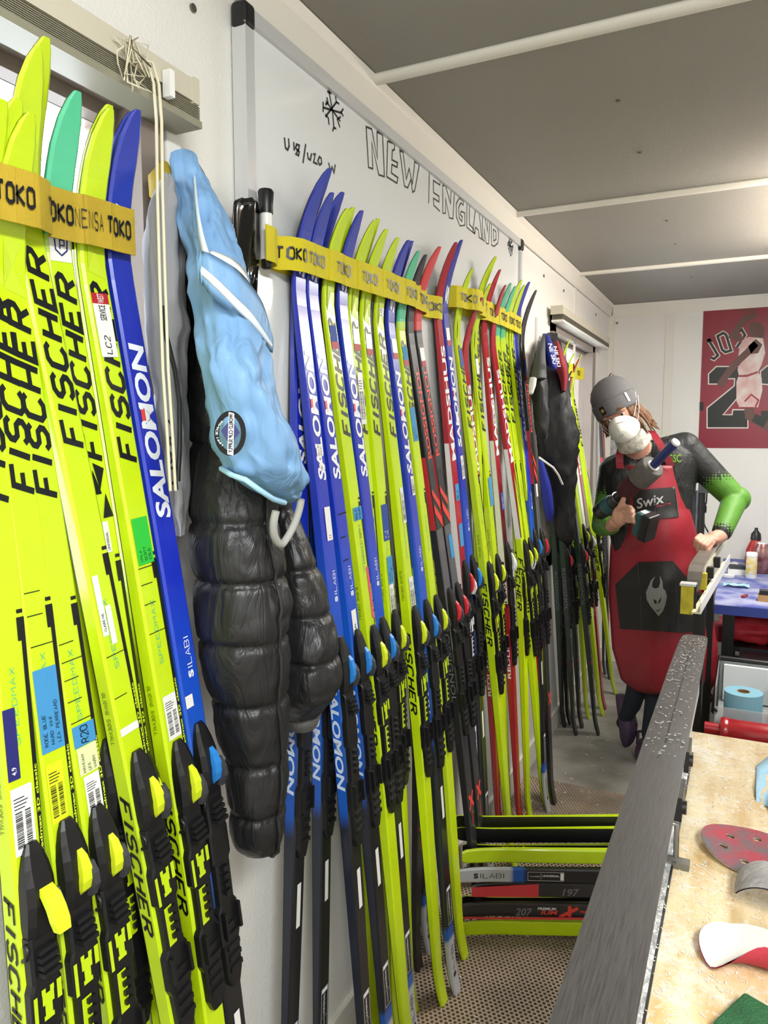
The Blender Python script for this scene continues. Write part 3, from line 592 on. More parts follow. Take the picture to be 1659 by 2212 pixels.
# stickers, tapes and handwriting on single skis
PAPER = {'w': m_white, 'b': mat('masking_tape_blue', '#3f8fc4', .7, bump=.1, bscale=300), 'n': mat('tape_navy', '#22459a', .6), 'g': mat('tape_green', '#2fbf3a', .6), 'y': mat('label_yellow', '#dbe61e', .5), 'p': mat('label_pink', '#e8507c', .5), 'c': mat('tape_cream', '#dce3a8', .7), 'r': mat('label_red', '#b3202c', .5), 'k': m_letk, 'i': mat('label_indigo', '#25256e', .5)}
def sticker(label, s0, s1, v0, v1, c, lines=(), bars=False, ink=None, e=.0012, side=False):
    o = NSK[label]; n = 4
    fn = (lambda u, v: on_side(0, 0, -1, e)(u, v)) if side else (lambda u, v: (ski_d(u)+ski_t(u)+e, v, u))
    mb = MB(); g = [(s0+(s1-s0)*i/n, v0+(v1-v0)*j) for i in range(n+1) for j in (0, 1)]
    mb.add([fn(a, b) for a, b in g], [(2*i, 2*i+1, 2*i+3, 2*i+2) for i in range(n)])
    st = mb.build({'b': 'masking_tape', 'n': 'masking_tape', 'g': 'masking_tape', 'c': 'masking_tape'}.get(c, 'sticker'), PAPER[c], o, False)
    fl = []; k = len(lines)
    fn2 = (lambda u, v: on_side(0, 0, -1, e+.0005)(u, v)) if side else (lambda u, v: (ski_d(u)+ski_t(u)+e+.0005, v, u))
    for i, (tx, hand) in enumerate(lines):
        h = (v1-v0)/(k+.6); q = stroke2d(tx, 1, .13, .6, .25, .1, .05) if hand else font2d(tx, 1, .01)
        L = min((s1-s0)*.86, h*.62*max(x for x, y in q[0])); q = fit(q, L, h*.62)
        vc = v0+(v1-v0)*(i+.8)/(k+.6); fl.append(([(s0+(s1-s0)*.07+a, vc-b) for a, b in q[0]], q[1]))
    if bars:
        rr = random.Random(label+str(s0)); x = s0+(s1-s0)*.1
        while x < s0+(s1-s0)*.62:
            w = rr.choice((.0006, .001, .0016)); fl.append(quad(x, v0+(v1-v0)*.12, x+w, v0+(v1-v0)*.45)); fl.append(quad(x, v0+(v1-v0)*.58, x+w, v0+(v1-v0)*.85)); x += w+rr.choice((.0006, .0012))
        for i in range(4): fl.append(quad(s0+(s1-s0)*(.68+.05*i), v0+(v1-v0)*.1, s0+(s1-s0)*(.695+.05*i), v0+(v1-v0)*(.6+.08*(i % 3))))
    if fl: decal(st, 'print', merge(*fl), fn2, PAPER[ink] if ink else m_letk)
def marks(label, ss, w=.0012):
    for i, s in enumerate(ss): decal(NSK[label], 'pencil_mark', quad(s, -.018, s+w, .004 if i % 3 else .018), lambda u, v: (ski_d(u)+ski_t(u)+.001, v, u), m_letk)
def sk(i, g): return ROWS[g][i][1]['label']
z0, z1, z2, z3, z4, z5, z6 = [sk(i, GL) for i in range(7)]
sticker(z0, 1.115, 1.2, -.019, .009, 'w', (), True); sticker(z0, 1.21, 1.30, -.02, -.004, 'i', (('4.9', 0),), ink='w')
sticker(z1, 1.22, 1.33, -.02, .013, 'b', (('RODE BLUE', 1), ('HARD WAX', 1), ('LEA PERREARD', 1))); sticker(z1, 1.125, 1.205, -.018, .006, 'y', (), True); marks(z1, (1.36, 1.40, 1.43))
sticker(z2, 1.215, 1.245, -.018, .016, 'b', (('R20', 1),)); sticker(z2, 1.175, 1.214, -.016, .015, 'c', (('HANNAH', 1), ('UNI', 1), ('WARM', 1))); sticker(z2, 1.105, 1.172, -.012, .0125, 'w', (), True); marks(z2, (1.25, 1.28, 1.31, 1.335, 1.36))
sticker(z3, 1.30, 1.385, -.016, -.006, 'w', (('CLAIRE NE', 0),)); sticker(z3, 1.285, 1.34, -.004, .005, 'w', ()); sticker(z3, 1.155, 1.166, -.0195, .013, 'w', ()); marks(z3, (1.27, 1.21))
sticker(z4, 1.425, 1.47, -.004, .006, 'w', (('UNIVERSAL', 0),)); sticker(z4, 1.83, 1.885, -.018, .016, 'w', ()); sticker(z4, 1.868, 1.882, -.018, .016, 'i', (), e=.0016)
sh = [(1.838, 0), (1.845, -.009), (1.862, -.010), (1.862, .010), (1.845, .009), (1.838, 0)]
decal(NSK[z4], 'shield_emblem', merge(ribbon(sh, .002), ribbon([(1.846, -.002), (1.858, -.002), (1.858, .005), (1.851, .005), (1.851, -.002)], .0018)), lambda u, v: (ski_d(u)+ski_t(u)+.002, v, u), PAPER['i'])
tr = [([(1.515, .002), (1.555, -.004), (1.545, .014)], [(0, 1, 2)]), ([(1.51, -.014), (1.51, .004), (1.545, -.006)], [(0, 1, 2)]), ([(1.475, .0), (1.475, .018), (1.51, .010)], [(0, 1, 2)])]
decal(NSK[z4], 'triangle_logo', merge(*tr), lambda u, v: (ski_d(u)+ski_t(u)+.0012, v, u), m_letk)
sticker(z5, 1.405, 1.475, -.016, .014, 'g', (('NYLA', 1), ('SCOTT', 1), ('COLD', 1))); sticker(z5, 1.76, 1.785, -.016, .013, 'w', (('SERVICE', 0),)); sticker(z5, 1.785, 1.80, -.016, .013, 'r', (('WEST', 0),), ink='w'); sticker(z5, 1.71, 1.76, -.016, .013, 'w', (('LC2', 1),)); sticker(z5, 1.13, 1.2, -.014, .0125, 'w', (), True); marks(z5, (1.30, 1.345, 1.375, 1.40))
decal(NSK[z5], 'handwriting', fit(stroke2d('NYLA', 1, .1, .6, .25, .1, .05), .035, .009), on_top(1.88, 0), m_letk)
decal(NSK[z6], 'name_strip', quad(1.155, -.018, 1.175, -.002), lambda u, v: (ski_d(u)+ski_t(u)+.0012, v, u), m_white)
q = [sk(i, GM) for i in range(13)]
sticker(q[0], 1.505, 1.53, -.012, .012, 'w', (('OLLIE', 1), ('RANN', 1))); sticker(q[0], 1.475, 1.49, -.008, .008, 'w', (('NE', 1),)); sticker(q[0], 1.33, 1.40, -.008, .014, 'w', (('II', 1),), ink='r'); sticker(q[1], 1.08, 1.17, -.012, .008, 'w', (('UNIVERSAL', 0),)); marks(q[1], (1.38, 1.33, 1.28), .003)
sticker(q[2], 1.37, 1.4, -.021, .018, 'b', (('ROLF', 1), ('ENDURO', 1))); sticker(q[2], 1.14, 1.26, .006, .015, 'p', ()); sticker(q[2], 1.09, 1.12, -.004, .012, 'w'); decal(NSK[q[2]], 'handwriting', fit(stroke2d('LUCILLE DEXT', 1, .1, .6, .25, .1, .05), .09, .008), on_top(1.27, 0), m_letk)
sticker(q[4], 1.58, 1.70, -.012, .012, 'w', (), True); sticker(q[4], 1.11, 1.2, -.008, .014, 'w', (), True); sticker(q[4], 1.345, 1.36, -.01, .008, 'b', (('R30', 1),)); marks(q[4], (1.41, 1.3))
sticker(q[5], 1.30, 1.39, -.018, .014, 'n', (('2-3', 1), ('LYR', 1)), ink='w'); sticker(q[5], 1.19, 1.26, -.012, .016, 'b', (('CLARE', 1), ('UNIV NE', 1))); sticker(q[5], 1.12, 1.19, -.012, .012, 'w', (), True)
sticker(q[6], 1.34, 1.43, -.004, .014, 'w', (('D1', 0),), True); sticker(q[6], 1.12, 1.2, -.010, .014, 'w', (), True); sticker(q[6], 1.08, 1.118, -.01, .014, 'g', (('MILY', 1), ('NE', 1))); sticker(q[6], 1.855, 1.875, -.014, .016, 'w', (('LOI', 1),))
for i, c in ((2, 'n'), (4, 'w'), (5, 'w'), (7, 'w'), (8, 'b'), (10, 'w'), (12, 'w')): sticker(q[i], 1.765, 1.80, -.014, .014, c, ()); sticker(q[i], 1.75, 1.765, -.014, .014, 'r', ())
sticker(q[7], 1.40, 1.45, -.004, .014, 'w', (), True); sticker(q[8], 1.55, 1.64, -.016, .014, 'b', (('LAYLA', 1), ('NE', 1))); sticker(q[10], 1.20, 1.27, -.01, .016, 'b'); sticker(q[11], 1.31, 1.36, -.016, .014, 'b', (('OLA', 1),)); sticker(q[11], 1.17, 1.24, -.016, .014, 'b'); sticker(q[12], 1.53, 1.56, -.01, .01, 'w'); sticker(q[12], 1.36, 1.43, -.01, .012, 'w', (), True)
q = [sk(i, GR) for i in range(12)]
sticker(q[2], 1.30, 1.40, -.012, .02, 'b'); sticker(q[3], 1.24, 1.30, -.012, .016, 'n', (('HENRI', 1),), ink='w'); sticker(q[2], 1.75, 1.8, -.014, .014, 'w'); sticker(q[3], 1.53, 1.6, -.012, .012, 'w', (), True); sticker(q[7], 1.42, 1.5, -.01, .01, 'c', (('MALE', 1),)); sticker(q[8], 1.24, 1.29, -.016, .012, 'n'); sticker(q[8], 1.3, 1.42, -.01, .01, 'c', (('MATEL', 1),)); sticker(q[10], 1.25, 1.3, -.014, .01, 'w'); sticker(q[10], 1.72, 1.78, -.016, .016, 'n'); sticker(q[10], 1.78, 1.79, -.016, .016, 'r'); sticker(q[0], 1.75, 1.8, -.014, .014, 'n')

# elastic yellow bands
m_band = mat('elastic_yellow', '#d8c81c', .75, bump=.25, bscale=500, var=.1, vscale=12); m_band2 = mat('elastic_ochre', '#bfa22a', .8, bump=.3, bscale=500, var=.22, vscale=10)
def band(T, z_of, y0, y1, lab, m, texts, hgt=.062, tname='band_lettering', end=.0):
    ts = sorted(T, key=lambda p: p.y); t = thing('elastic_band', lab, 'strap', (0.03, y0, z_of(y0)-hgt/2))
    def xf(y):
        x = .032
        for p in ts:
            d = abs(y-p.y)
            if d < .05: x = max(x, p.x+.0025-max(0, d-.021)*.45)
        return x
    ys = np.linspace(y0, y1, 160); R = []
    xs = [xf(y) for y in ys]
    for _ in range(3): xs = [max(xs[i], (xs[max(i-1, 0)]+xs[min(i+1, 159)])/2) for i in range(160)]
    for y, x in zip(ys, xs): R.append([(x, y, z_of(y)-hgt/2), (x+.0022, y, z_of(y)-hgt/2), (x+.0022, y, z_of(y)+hgt/2), (x, y, z_of(y)+hgt/2)])
    ppart(t, MB().loft(R, sm=False), 'strap', m)
    bk = [[(.024, y, z_of(y)-hgt/2), (.0255, y, z_of(y)-hgt/2), (.0255, y, z_of(y)+hgt/2-.004), (.024, y, z_of(y)+hgt/2-.004)] for y in ys[::4]]
    ppart(t, MB().loft(bk, sm=False), 'backing_strap', m)
    xi = lambda y: float(np.interp(y, ys, xs))
    for i in range(len(ts)-1):
        y = (ts[i].y+ts[i+1].y)/2
        if y0 < y < y1:
            s = MB(); s.box((xi(y)+.0015, y-.0012, z_of(y)-hgt/2), (xi(y)+.0032, y+.0012, z_of(y)+hgt/2)); ppart(t, s, 'stitch_seam', m)
    for tx, yc, L in texts:
        fl = fit(stroke2d(tx, 1, .24 if tx == 'TOKO' else .1, .8, .38, 0, .03), L, hgt*.42); mb = MB()
        mb.add([(xi(yc+a-L/2)+.0046, yc+a-L/2, z_of(yc+a-L/2)+b) for a, b in fl[0]], fl[1]); ppart(t, mb, tname, m_letk, False)
def tops(L_): return [Vector((max(p.x+.003-.018+max(ski_d(s_)+ski_t(s_) for s_ in ((p.z-.03)/o_L[o['label']], (p.z+.034)/o_L[o['label']])), p.x-.003), p.y, p.z)) for p, o in L_]
TL = tops(ROWS[GL][:7]); TM = tops(ROWS[GM][:13]); TR = tops(ROWS[GR][:11])
def zline(a, b): return lambda y: a.z+(b.z-a.z)*(y-a.y)/(b.y-a.y)
a, b = hit(20, 432, 0, .062), hit(262, 497, 0, .062)
band(TL, zline(a, b), .5, b.y+.022, 'worn ochre elastic band across the near skis', m_band2, [('TOKO', hit(5, 432, 0, .065).y, .052), ('TOKO', hit(125, 462, 0, .065).y, .05), ('NENSA', hit(190, 470, 0, .065).y, .042), ('TOKO', hit(254, 493, 0, .065).y, .044)])
a, b = hit(600, 538, 0, .055), hit(955, 663, 0, .062)
tm = [hit(x, y, 0, .064).y for x, y in ((640, 548), (680, 567), (736, 587), (790, 605), (838, 623), (880, 641), (915, 655), (953, 668))]
band(TM+[hit(575, 530, 0, .064)], zline(a, b), hit(562, 525, 0, .055).y, b.y+.03, 'yellow elastic band across the skis on the whiteboard', m_band, [('TOKO', y, .056+.004*i) for i, y in enumerate(tm)])
a, b = hit(985, 640, 0, .06), hit(1125, 702, 0, .062)
tr_ = [hit(x, y, 0, .064).y for x, y in ((1000, 650), (1024, 662), (1048, 672), (1067, 681), (1089, 690), (1107, 697), (1122, 703))]
band(TR, zline(a, b), a.y-.03, b.y+.05, 'yellow elastic band across the farther skis, next to the black coat', m_band, [('TOKO', y, .07) for y in tr_])
a, b = hit(1215, 798, 0, .06), hit(1260, 808, 0, .03)
band(tops(ROWS[GF][:3]), zline(a, b), hit(1205, 796, 0, .06).y, b.y, 'short yellow elastic band on the skis by the far window', m_band, [('TOKO', hit(1233, 802, 0, .06).y, .08), ('TOKO', hit(1252, 806, 0, .04).y, .07)])

# skis lying on edge in the low rack
GH = 'skis lying on edge in the low rack'
A0 = hit(990, 1790, 1, 2.02); RD = Vector((.9, .43, 0)).normalized(); RN = Vector((RD.y, -RD.x, 0))
def rack_ski(kit, z, x_off, depth, label, flip=1):
    o = thing('cross_country_ski', label, 'ski', group=GH); Z = RD; X = RN*flip; Y = Z.cross(X)
    P = Vector((A0.x, A0.y, z))+RD*x_off-RN*depth
    o.matrix_world = Matrix(((X.x, Y.x, Z.x, P.x), (X.y, Y.y, Z.y, P.y), (X.z, Y.z, Z.z, P.z), (0, 0, 0, 1))); instance(kit, o, False); NSK[label] = o; return o
RK = [('F', .292, .0, .045, 'top yellow ski in the low rack with its black base showing', -1), ('F', .262, .01, .0, 'upper yellow ski in the low rack, above the grey tail', 1), ('S', .213, -.012, -.02, 'black ski with light grey tail in the low rack', 1), ('RR', .155, .04, 0, 'red tailed ski in the low rack', 1), ('R', .098, .0, -.01, 'black ski with red cross logo in the low rack', 1), ('F', .040, .0, -.01, 'lowest yellow ski in the low rack, near the floor', 1),
      ('F', .312, .0, .08, 'yellow edged ski at the back of the low rack, topmost', -1), ('F', .235, .02, .05, 'yellow ski behind the grey tailed ski in the low rack', -1), ('F', .07, .02, .045, 'yellow ski behind the lowest one in the low rack', -1)]
for k, z, xo, dp, lb, fl in RK: rack_ski(k, z, xo, dp, lb, fl)
decal(NSK[RK[3][4]], 'red_tail', quad(0, -.021, .2, .021), lambda u, v: (ski_d(u)+ski_t(u)+.0006, v*(1 if u > .01 else .7), u), mat('ski_tail_red', '#d8404a', .35))
decal(NSK[RK[4][4]], 'red_edge', quad(.0, .0145, .6, .0215), lambda u, v: (ski_d(u)+ski_t(u)+.0006, v, u), mat('ski_tail_red', '#d8404a', .35))
for i, tx, s_ in ((3, '197', .27), (4, '207', .17)): decal(NSK[RK[i][4]], 'size_print', fit(font2d(tx, 1, .02, .2), .05, .024), on_top(s_, .004, 1, .0009), MATS['lettering_grey'])
xs_ = merge(ribbon([(0, -.018), (.055, .012)], .011), ribbon([(.03, -.018), (.03, .018)], .011), shift(fit(font2d('IUM', 1, .03, .2), .05, .014), -.055, -.004)); decal(NSK[RK[4][4]], 'cross_logo', xs_, on_top(.30, 0, 1, .001), m_letr)
decal(NSK[RK[4][4]], 'model_print', fit(font2d('PREMIUM', 1, .02, .2), .055, .008), on_top(.235, -.008, 1, .0012), m_letw)
for i in (1, 5):
    decal(NSK[RK[i][4]], 'model_lettering', fit(font2d('speedmax', 1, .02), .12, .012), on_side(.12, -.002, -1), m_lety)
rk = thing('ski_rack', 'low wooden rack with pegs under the plywood bench', 'rack', (1.0, 2.5, 0))
for q in (.75, 1.45):
    c = Vector((A0.x, A0.y, 0))+RD*q; b = MB()
    M = Matrix(((RD.x, RN.x, 0, c.x), (RD.y, RN.y, 0, c.y), (0, 0, 1, 0), (0, 0, 0, 1)))
    b.box((-.025, -.17, 0), (.025, -.12, .5), M=M); b.box((-.025, .10, 0), (.025, .14, .5), M=M); ppart(rk, b, 'upright', mat('pine_wood', '#b98f5c', .6, var=.2, vscale=9))
    for k, z in enumerate((.013, .072, .128, .186, .235, .266)):
        b = MB(); b.cyl(c-RN*.15+Vector((0, 0, z)), c+RN*.12+Vector((0, 0, z)), .004, n=8); ppart(rk, b, 'peg', m_alu)
# ------------------------------------------------------------------ hanging clothes
def cloth_rings(rows, n, seg, folds=(), depth=.12, seams=(), puff=0., x0=.06, power=1., twist=0.):
    K = catmull([r if len(r) == 5 else tuple(r)+(x0, depth) for r in rows], n); R = []; rr = random.Random(11)
    ph = [rr.uniform(0, 6) for _ in folds]
    for i, (py, a, b, xw, dp) in enumerate(K):
        c = hit((a+b)/2, py, 0, xw+dp*.5); vw = c-Vector(CAM); vw.z = 0; vw.normalize(); hw = (c-Vector(CAM)).dot(Vector(_f))*(b-a)/2/FPX
        mj = Vector((-vw.y, vw.x, 0))*-hw; mn = -vw*dp*.5; zc = c.z
        s = 1.
        if seams:
            e = [rows[0][0]]+list(seams)+[rows[-1][0]]
            for p, q in zip(e[:-1], e[1:]):
                if p <= py <= q: s = 1+.05*(max(0, math.sin(math.pi*(py-p)/(q-p)))-1)
            sd = min(abs(py-e_) for e_ in seams); s -= puff*math.exp(-(sd/7)**2)
        ring = []
        for k in range(seg):
            t = 2*math.pi*k/seg; f = s
            for j, (amp, kk, vv) in enumerate(folds): f += amp*math.sin(kk*t+ph[j]+vv*i/n*6.28+.6*math.sin(i*.37+j))
            ct, st = math.cos(t), math.sin(t)
            if seams: f += .012*math.exp(-(sd/26)**2)*math.sin(23*t+2.*math.sin(i*.21))*(.4+.6*math.sin(3*t+i*.3)**2)
            p = c+mj*math.copysign(abs(ct)**power, ct)*f+mn*math.copysign(abs(st)**power, st)*f; p.x = max(p.x, .012); p.z = zc
            ring.append(p)
        R.append(ring)
    return R
def cloth(parent, nm, m, rows, n=50, seg=44, wr=0., **k):
    mb = MB(); R = cloth_rings(rows, n, seg, **k)
    if wr:
        from mathutils import noise as NZ
        for r in R:
            for p in r: v = NZ.noise_vector(p*14)*wr+NZ.noise_vector(p*35)*wr*.45; p.x += abs(v.x); p.y += v.y*.5
    mb.loft(R); o = ppart(parent, mb, nm, m); return o, R
def on_cloth(R, j0, j1):                     # (u across, v down) on the seen side of a cloth
    n = len(R); seg = len(R[0])
    def fn(u, v, e=.004):
        i = min(max(v, 0), .999)*(n-1); k = (j0+(j1-j0)*u); a, b = int(i), int(k); p = R[a][b % seg].lerp(R[min(a+1, n-1)][b % seg], i-a); q = R[a][(b+1) % seg].lerp(R[min(a+1, n-1)][(b+1) % seg], i-a)
        r = p.lerp(q, k-b); d = Vector(CAM)-r; return r+d.normalized()*e
    return fn
m_puff = mat('puffer_black', '#201f20', .40, bump=.45, bscale=1, detail=4)
def wrinkle(m, sc_, dist):
    nt = m.node_tree; mp = nt.nodes.new('ShaderNodeMapping'); mp.inputs['Scale'].default_value = sc_; nt.links.new(nt.nodes['Texture Coordinate'].outputs['Object'], mp.inputs[0])
    for nd in nt.nodes:
        if nd.type == 'BUMP': nd.inputs['Distance'].default_value = dist; tn = nd.inputs['Height'].links[0].from_node; nt.links.new(mp.outputs[0], tn.inputs['Vector']); tn.inputs['Distortion'].default_value = 1.2
wrinkle(m_puff, (26, 26, 9), .02)
m_vest = mat('vest_light_blue', '#7aa4cf', .5, bump=.7, bscale=1); wrinkle(m_vest, (16, 16, 6), .012); m_vest_in = mat('vest_lining_white', '#dfe8ee', .6)
m_hood = mat('hoodie_grey', '#8f8e90', .85, bump=.6, bscale=1); wrinkle(m_hood, (18, 18, 5), .015); m_jkt = mat('jacket_black', '#1d1d1f', .6, bump=.7, bscale=1); wrinkle(m_jkt, (16, 16, 5), .015); m_ochre = mat('jacket_ochre', '#9a8418', .6); m_rib = mat('ribbed_grey', '#5f5d5a', .8)
t = thing('hoodie', 'grey zip hoodie hanging behind the light blue vest', 'hoodie', tuple(hit(350, 1100, 0, .05)))
_, RH = cloth(t, 'hoodie_body', m_hood, [(395, 345, 372), (430, 330, 385), (470, 316, 392), (560, 309, 392), (700, 311, 398), (850, 330, 402), (1000, 346, 404), (1110, 358, 404), (1150, 366, 402)], folds=((.05, 3, .3), (.06, 5, -.4), (.03, 9, .2)), depth=.09, x0=.02, wr=.012)
fn = on_cloth(RH, 33, 43)
mb = MB(); pts = [hit(*p, 0, .124) for p in ((352, 660), (360, 730), (378, 800), (388, 870), (388, 960), (384, 1040))]; mb.tube(pts, .0035, 6); ppart(t, mb, 'zipper', m_blk)
fl = fit(font2d('CRAFT', 1, .02), .10, .014); mb = MB(); c = hit(362, 905, 0, .122)
mb.add([(.122+.0, c.y+b*.9+a*.12, c.z-a) for a, b in fl[0]], fl[1]); ppart(t, mb, 'chest_lettering', m_letk, False)
pts = [hit(*p, 0, .055) for p in ((356, 352), (350, 385), (352, 420), (366, 455))]; mb = MB(); mb.tube(pts, [.006, .02, .02, .008], 10); ppart(t, mb, 'collar', m_ochre)
t = thing('padded_jacket', 'black quilted jacket hanging under the light blue vest', 'jacket', tuple(hit(560, 1836, 0, .08)))
SE = (958, 1122, 1245, 1372, 1500, 1625, 1735)
_, RP = cloth(t, 'sleeve', m_puff, [(345, 385, 425, .02, .05), (400, 372, 455, .02, .07), (500, 378, 492, .02, .09), (650, 392, 535, .025, .11), (800, 398, 565, .03, .13), (900, 398, 596, .03, .15), (960, 407, 606, .035, .16), (1126, 410, 600, .04, .17), (1245, 416, 622, .05, .17), (1370, 426, 626, .055, .17), (1500, 452, 622, .06, .16), (1625, 479, 624, .065, .15), (1735, 493, 616, .07, .14), (1800, 500, 610, .075, .12), (1832, 522, 598, .085, .07), (1838, 545, 580, .09, .02)], n=280, seg=72, folds=((.012, 3, .6), (.012, 7, 1.1), (.008, 13, -.7)), seams=SE, puff=.075, wr=.007)
mb = MB(); fn = on_cloth(RP, 36, 52)
pts = [RP[i][9].lerp(RP[i][10], .2)+Vector((.004, -.002, 0)) for i in range(124, 272, 3)]
fq = [hit(px, py, 0, .215-.02*abs(math.sin(py*.02))) for px, py in ((574, 1160), (578, 1230), (576, 1330), (570, 1400), (566, 1500), (563, 1600), (560, 1700), (562, 1780))]
ppart(t, MB().tube([p+Vector((.0, 0, 0)) for p in pts], .003, 6), 'sleeve_seam', m_jkt)
_, RB = cloth(t, 'body_panel', m_puff, [(400, 390, 440, .02, .05), (600, 425, 500, .02, .08), (800, 465, 556, .03, .10), (950, 520, 606, .04, .10), (1085, 575, 632, .06, .08), (1140, 588, 655, .06, .10), (1232, 592, 690, .06, .13), (1320, 594, 716, .06, .15), (1400, 594, 733, .065, .16), (1455, 596, 739, .07, .16), (1490, 598, 728, .07, .15), (1520, 600, 705, .07, .12), (1540, 605, 690, .075, .09)], n=200, seg=56, folds=((.015, 3, .5), (.012, 8, .9)), seams=(700, 850, 980, 1100, 1225, 1320, 1415), puff=.08, wr=.007)
cloth(t, 'cuff', m_rib, [(1530, 610, 698, .07, .09), (1550, 615, 690, .07, .09), (1566, 620, 684, .07, .08)], n=10, seg=60, folds=((.03, 24, 0),))
mb = MB(); rr_ = []
for k in range(21):
    a = math.pi*(.95+1.12*k/20); c = hit(622, 1135, 0, .24); rr_.append(c+Vector((.012*math.sin(a), .034*math.cos(a), .03*math.sin(a)+(.02 if k < 10 else .03)*(abs(k-10)/10))))
mb.tube(rr_, [.006]*21, 8); ppart(t, mb, 'collar_trim', mat('trim_pale_grey', '#a9a8a2', .7))
t = thing('vest', 'light blue sleeveless vest with round emblem hanging at the front of the coats', 'vest', tuple(hit(600, 1090, 0, .1)))
def c5(y, a, b, *k): return (320+y/2.765, 300+a/2.765, 300+b/2.765)+k
_, RV = cloth(t, 'vest_body', m_vest, [c5(40, 195, 300, .05, .03), c5(120, 198, 350, .05, .05), c5(250, 208, 430, .06, .07), c5(400, 228, 515, .07, .09), c5(600, 270, 592, .09, .11), c5(800, 312, 640, .11, .12), c5(1000, 335, 690, .12, .13), c5(1150, 352, 735, .13, .14), c5(1300, 372, 752, .14, .15), c5(1500, 408, 820, .15, .15), c5(1700, 448, 890, .16, .14), c5(1860, 480, 945, .165, .13), c5(1940, 515, 968, .17, .12), c5(2020, 640, 962, .175, .10), c5(2080, 760, 945, .18, .07), c5(2115, 840, 905, .185, .03)], n=110, seg=72, folds=((.05, 3, .5), (.05, 6, -.5), (.035, 11, .5), (.015, 19, -.4)), wr=.016)
# turned-out neck, strap, piping, emblem
def loop(pp, w, nm, m, x=.0):
    R_ = []
    for i, (px, py, hw, xx) in enumerate(catmull(pp, 30)):
        p = hit(px, py, 0, xx); R_.append([p+Vector((0, 0, hw)), p+Vector((.002, 0, hw*.6)), p+Vector((.003, 0, 0)), p+Vector((.002, 0, -hw*.6)), p+Vector((0, 0, -hw)), p+Vector((-.002, 0, 0))])
    return ppart(t, MB().loft(R_), nm, m)
loop([(455, 560, .012, .2), (480, 575, .016, .215), (505, 590, .018, .225), (528, 612, .018, .225), (542, 636, .012, .215)], 0, 'white_strap', mat('strap_white', '#e6e4e0', .6))
loop([(428, 572, .018, .2), (450, 590, .026, .215), (480, 612, .03, .225), (515, 640, .034, .235), (545, 672, .034, .235), (570, 705, .03, .23), (588, 742, .014, .22)], 0, 'turned_collar', m_vest)
loop([(436, 585, .006, .232), (470, 615, .007, .245), (510, 655, .008, .25), (545, 690, .008, .248), (585, 745, .004, .235)], 0, 'collar_piping', m_vest_in)  # white piping in the lining colour, along the turned collar
loop([(548, 800, .006, .232), (550, 850, .02, .238), (560, 890, .02, .24), (575, 925, .008, .24)], 0, 'armhole_lining', m_vest_in)
loop([(545, 720, .03, .22), (556, 760, .03, .225), (560, 790, .022, .22), (556, 812, .012, .215)], 0, 'hood_fold', m_vest)
loop([(420, 395, .012, .12), (424, 440, .016, .15), (430, 490, .02, .175), (440, 535, .018, .19), (452, 562, .008, .2)], 0, 'lining_panel', m_vest_in)
mb = MB(); mb.tube([hit(px, py, 0, x) for px, py, x in ((478, 1012, .2), (500, 1026, .235), (530, 1036, .255), (560, 1058, .265), (590, 1078, .26), (615, 1086, .245))], .004, 6); ppart(t, mb, 'hem_piping', mat('vest_piping', '#a9d4f2', .5))
mb = MB(); mb.tube([hit(px, py, 0, x) for px, py, x in ((538, 770, .245), (535, 850, .255), (545, 890, .26), (565, 935, .262), (600, 985, .26), (620, 1020, .25))], .003, 6); ppart(t, mb, 'armhole_piping', MATS['vest_piping'])
_, RL = cloth(t, 'rear_panel', m_vest, [(1040, 520, 575, .14, .05), (1070, 530, 578, .145, .05), (1092, 548, 582, .15, .04), (1102, 565, 580, .15, .02)], n=16, seg=24, folds=((.05, 4, .3),))
em = thing('e', '', ''); bpy.data.objects.remove(em)
def surf(px, py, R, e=.004):                 # nearest cloth point along the sight line, lifted slightly
    d = Vector(ray(px, py)).normalized(); best = None
    C = Vector(CAM)
    for r in R:
        for p in r:
            v = p-C; s = v.dot(d); k = (v-d*s).length
            if k < .03 and (best is None or s < best): best = s
    return C+d*((best or 1.0)-e)
cen = surf(497, 936, RV); dd = (cen-Vector(CAM)).length-.004
def em_pt(px, py): 
    d = Vector(ray(px, py)).normalized(); return Vector(CAM)+d*(dd-.012+.00035*(px-497))
def emblem(polys, nm, m):
    mb = MB()
    for v, f in polys: mb.add([em_pt(*p) for p in v], f)
    return ppart(t, mb, nm, m, False)
ring = [(497+29*math.cos(a)-.0*a, 936+43*math.sin(a)) for a in [2*math.pi*i/40 for i in range(41)]]
emblem([ribbon(ring, 11)], 'emblem_ring', m_letk)
emblem([([(477, 930), (500, 905), (518, 935), (496, 962)], [(0, 1, 2, 3)])], 'emblem_diamond', mat('emblem_indigo', '#3f3f72', .6))
em_pt2 = em_pt
fl = fit(font2d('WORLD CUP SUPPLY', 1, .02, .1), 84, 9)
emblem([([(494, 890), (506, 893), (504, 984), (491, 981)], [(0, 1, 2, 3)])], 'emblem_banner', m_letw)
dd -= .0015; emblem([([(499.5-b-a*.02, 894+a) for a, b in fl[0]], fl[1])], 'emblem_lettering', m_letk)
fl = fit(font2d('SINCE 1991', 1, .02), 44, 5); emblem([([(497-(29+b)*math.cos((22-a)*.045), 936+(43+b)*math.sin(-(22-a)*.03)) for a, b in fl[0]], fl[1])], 'emblem_lettering', m_letw)
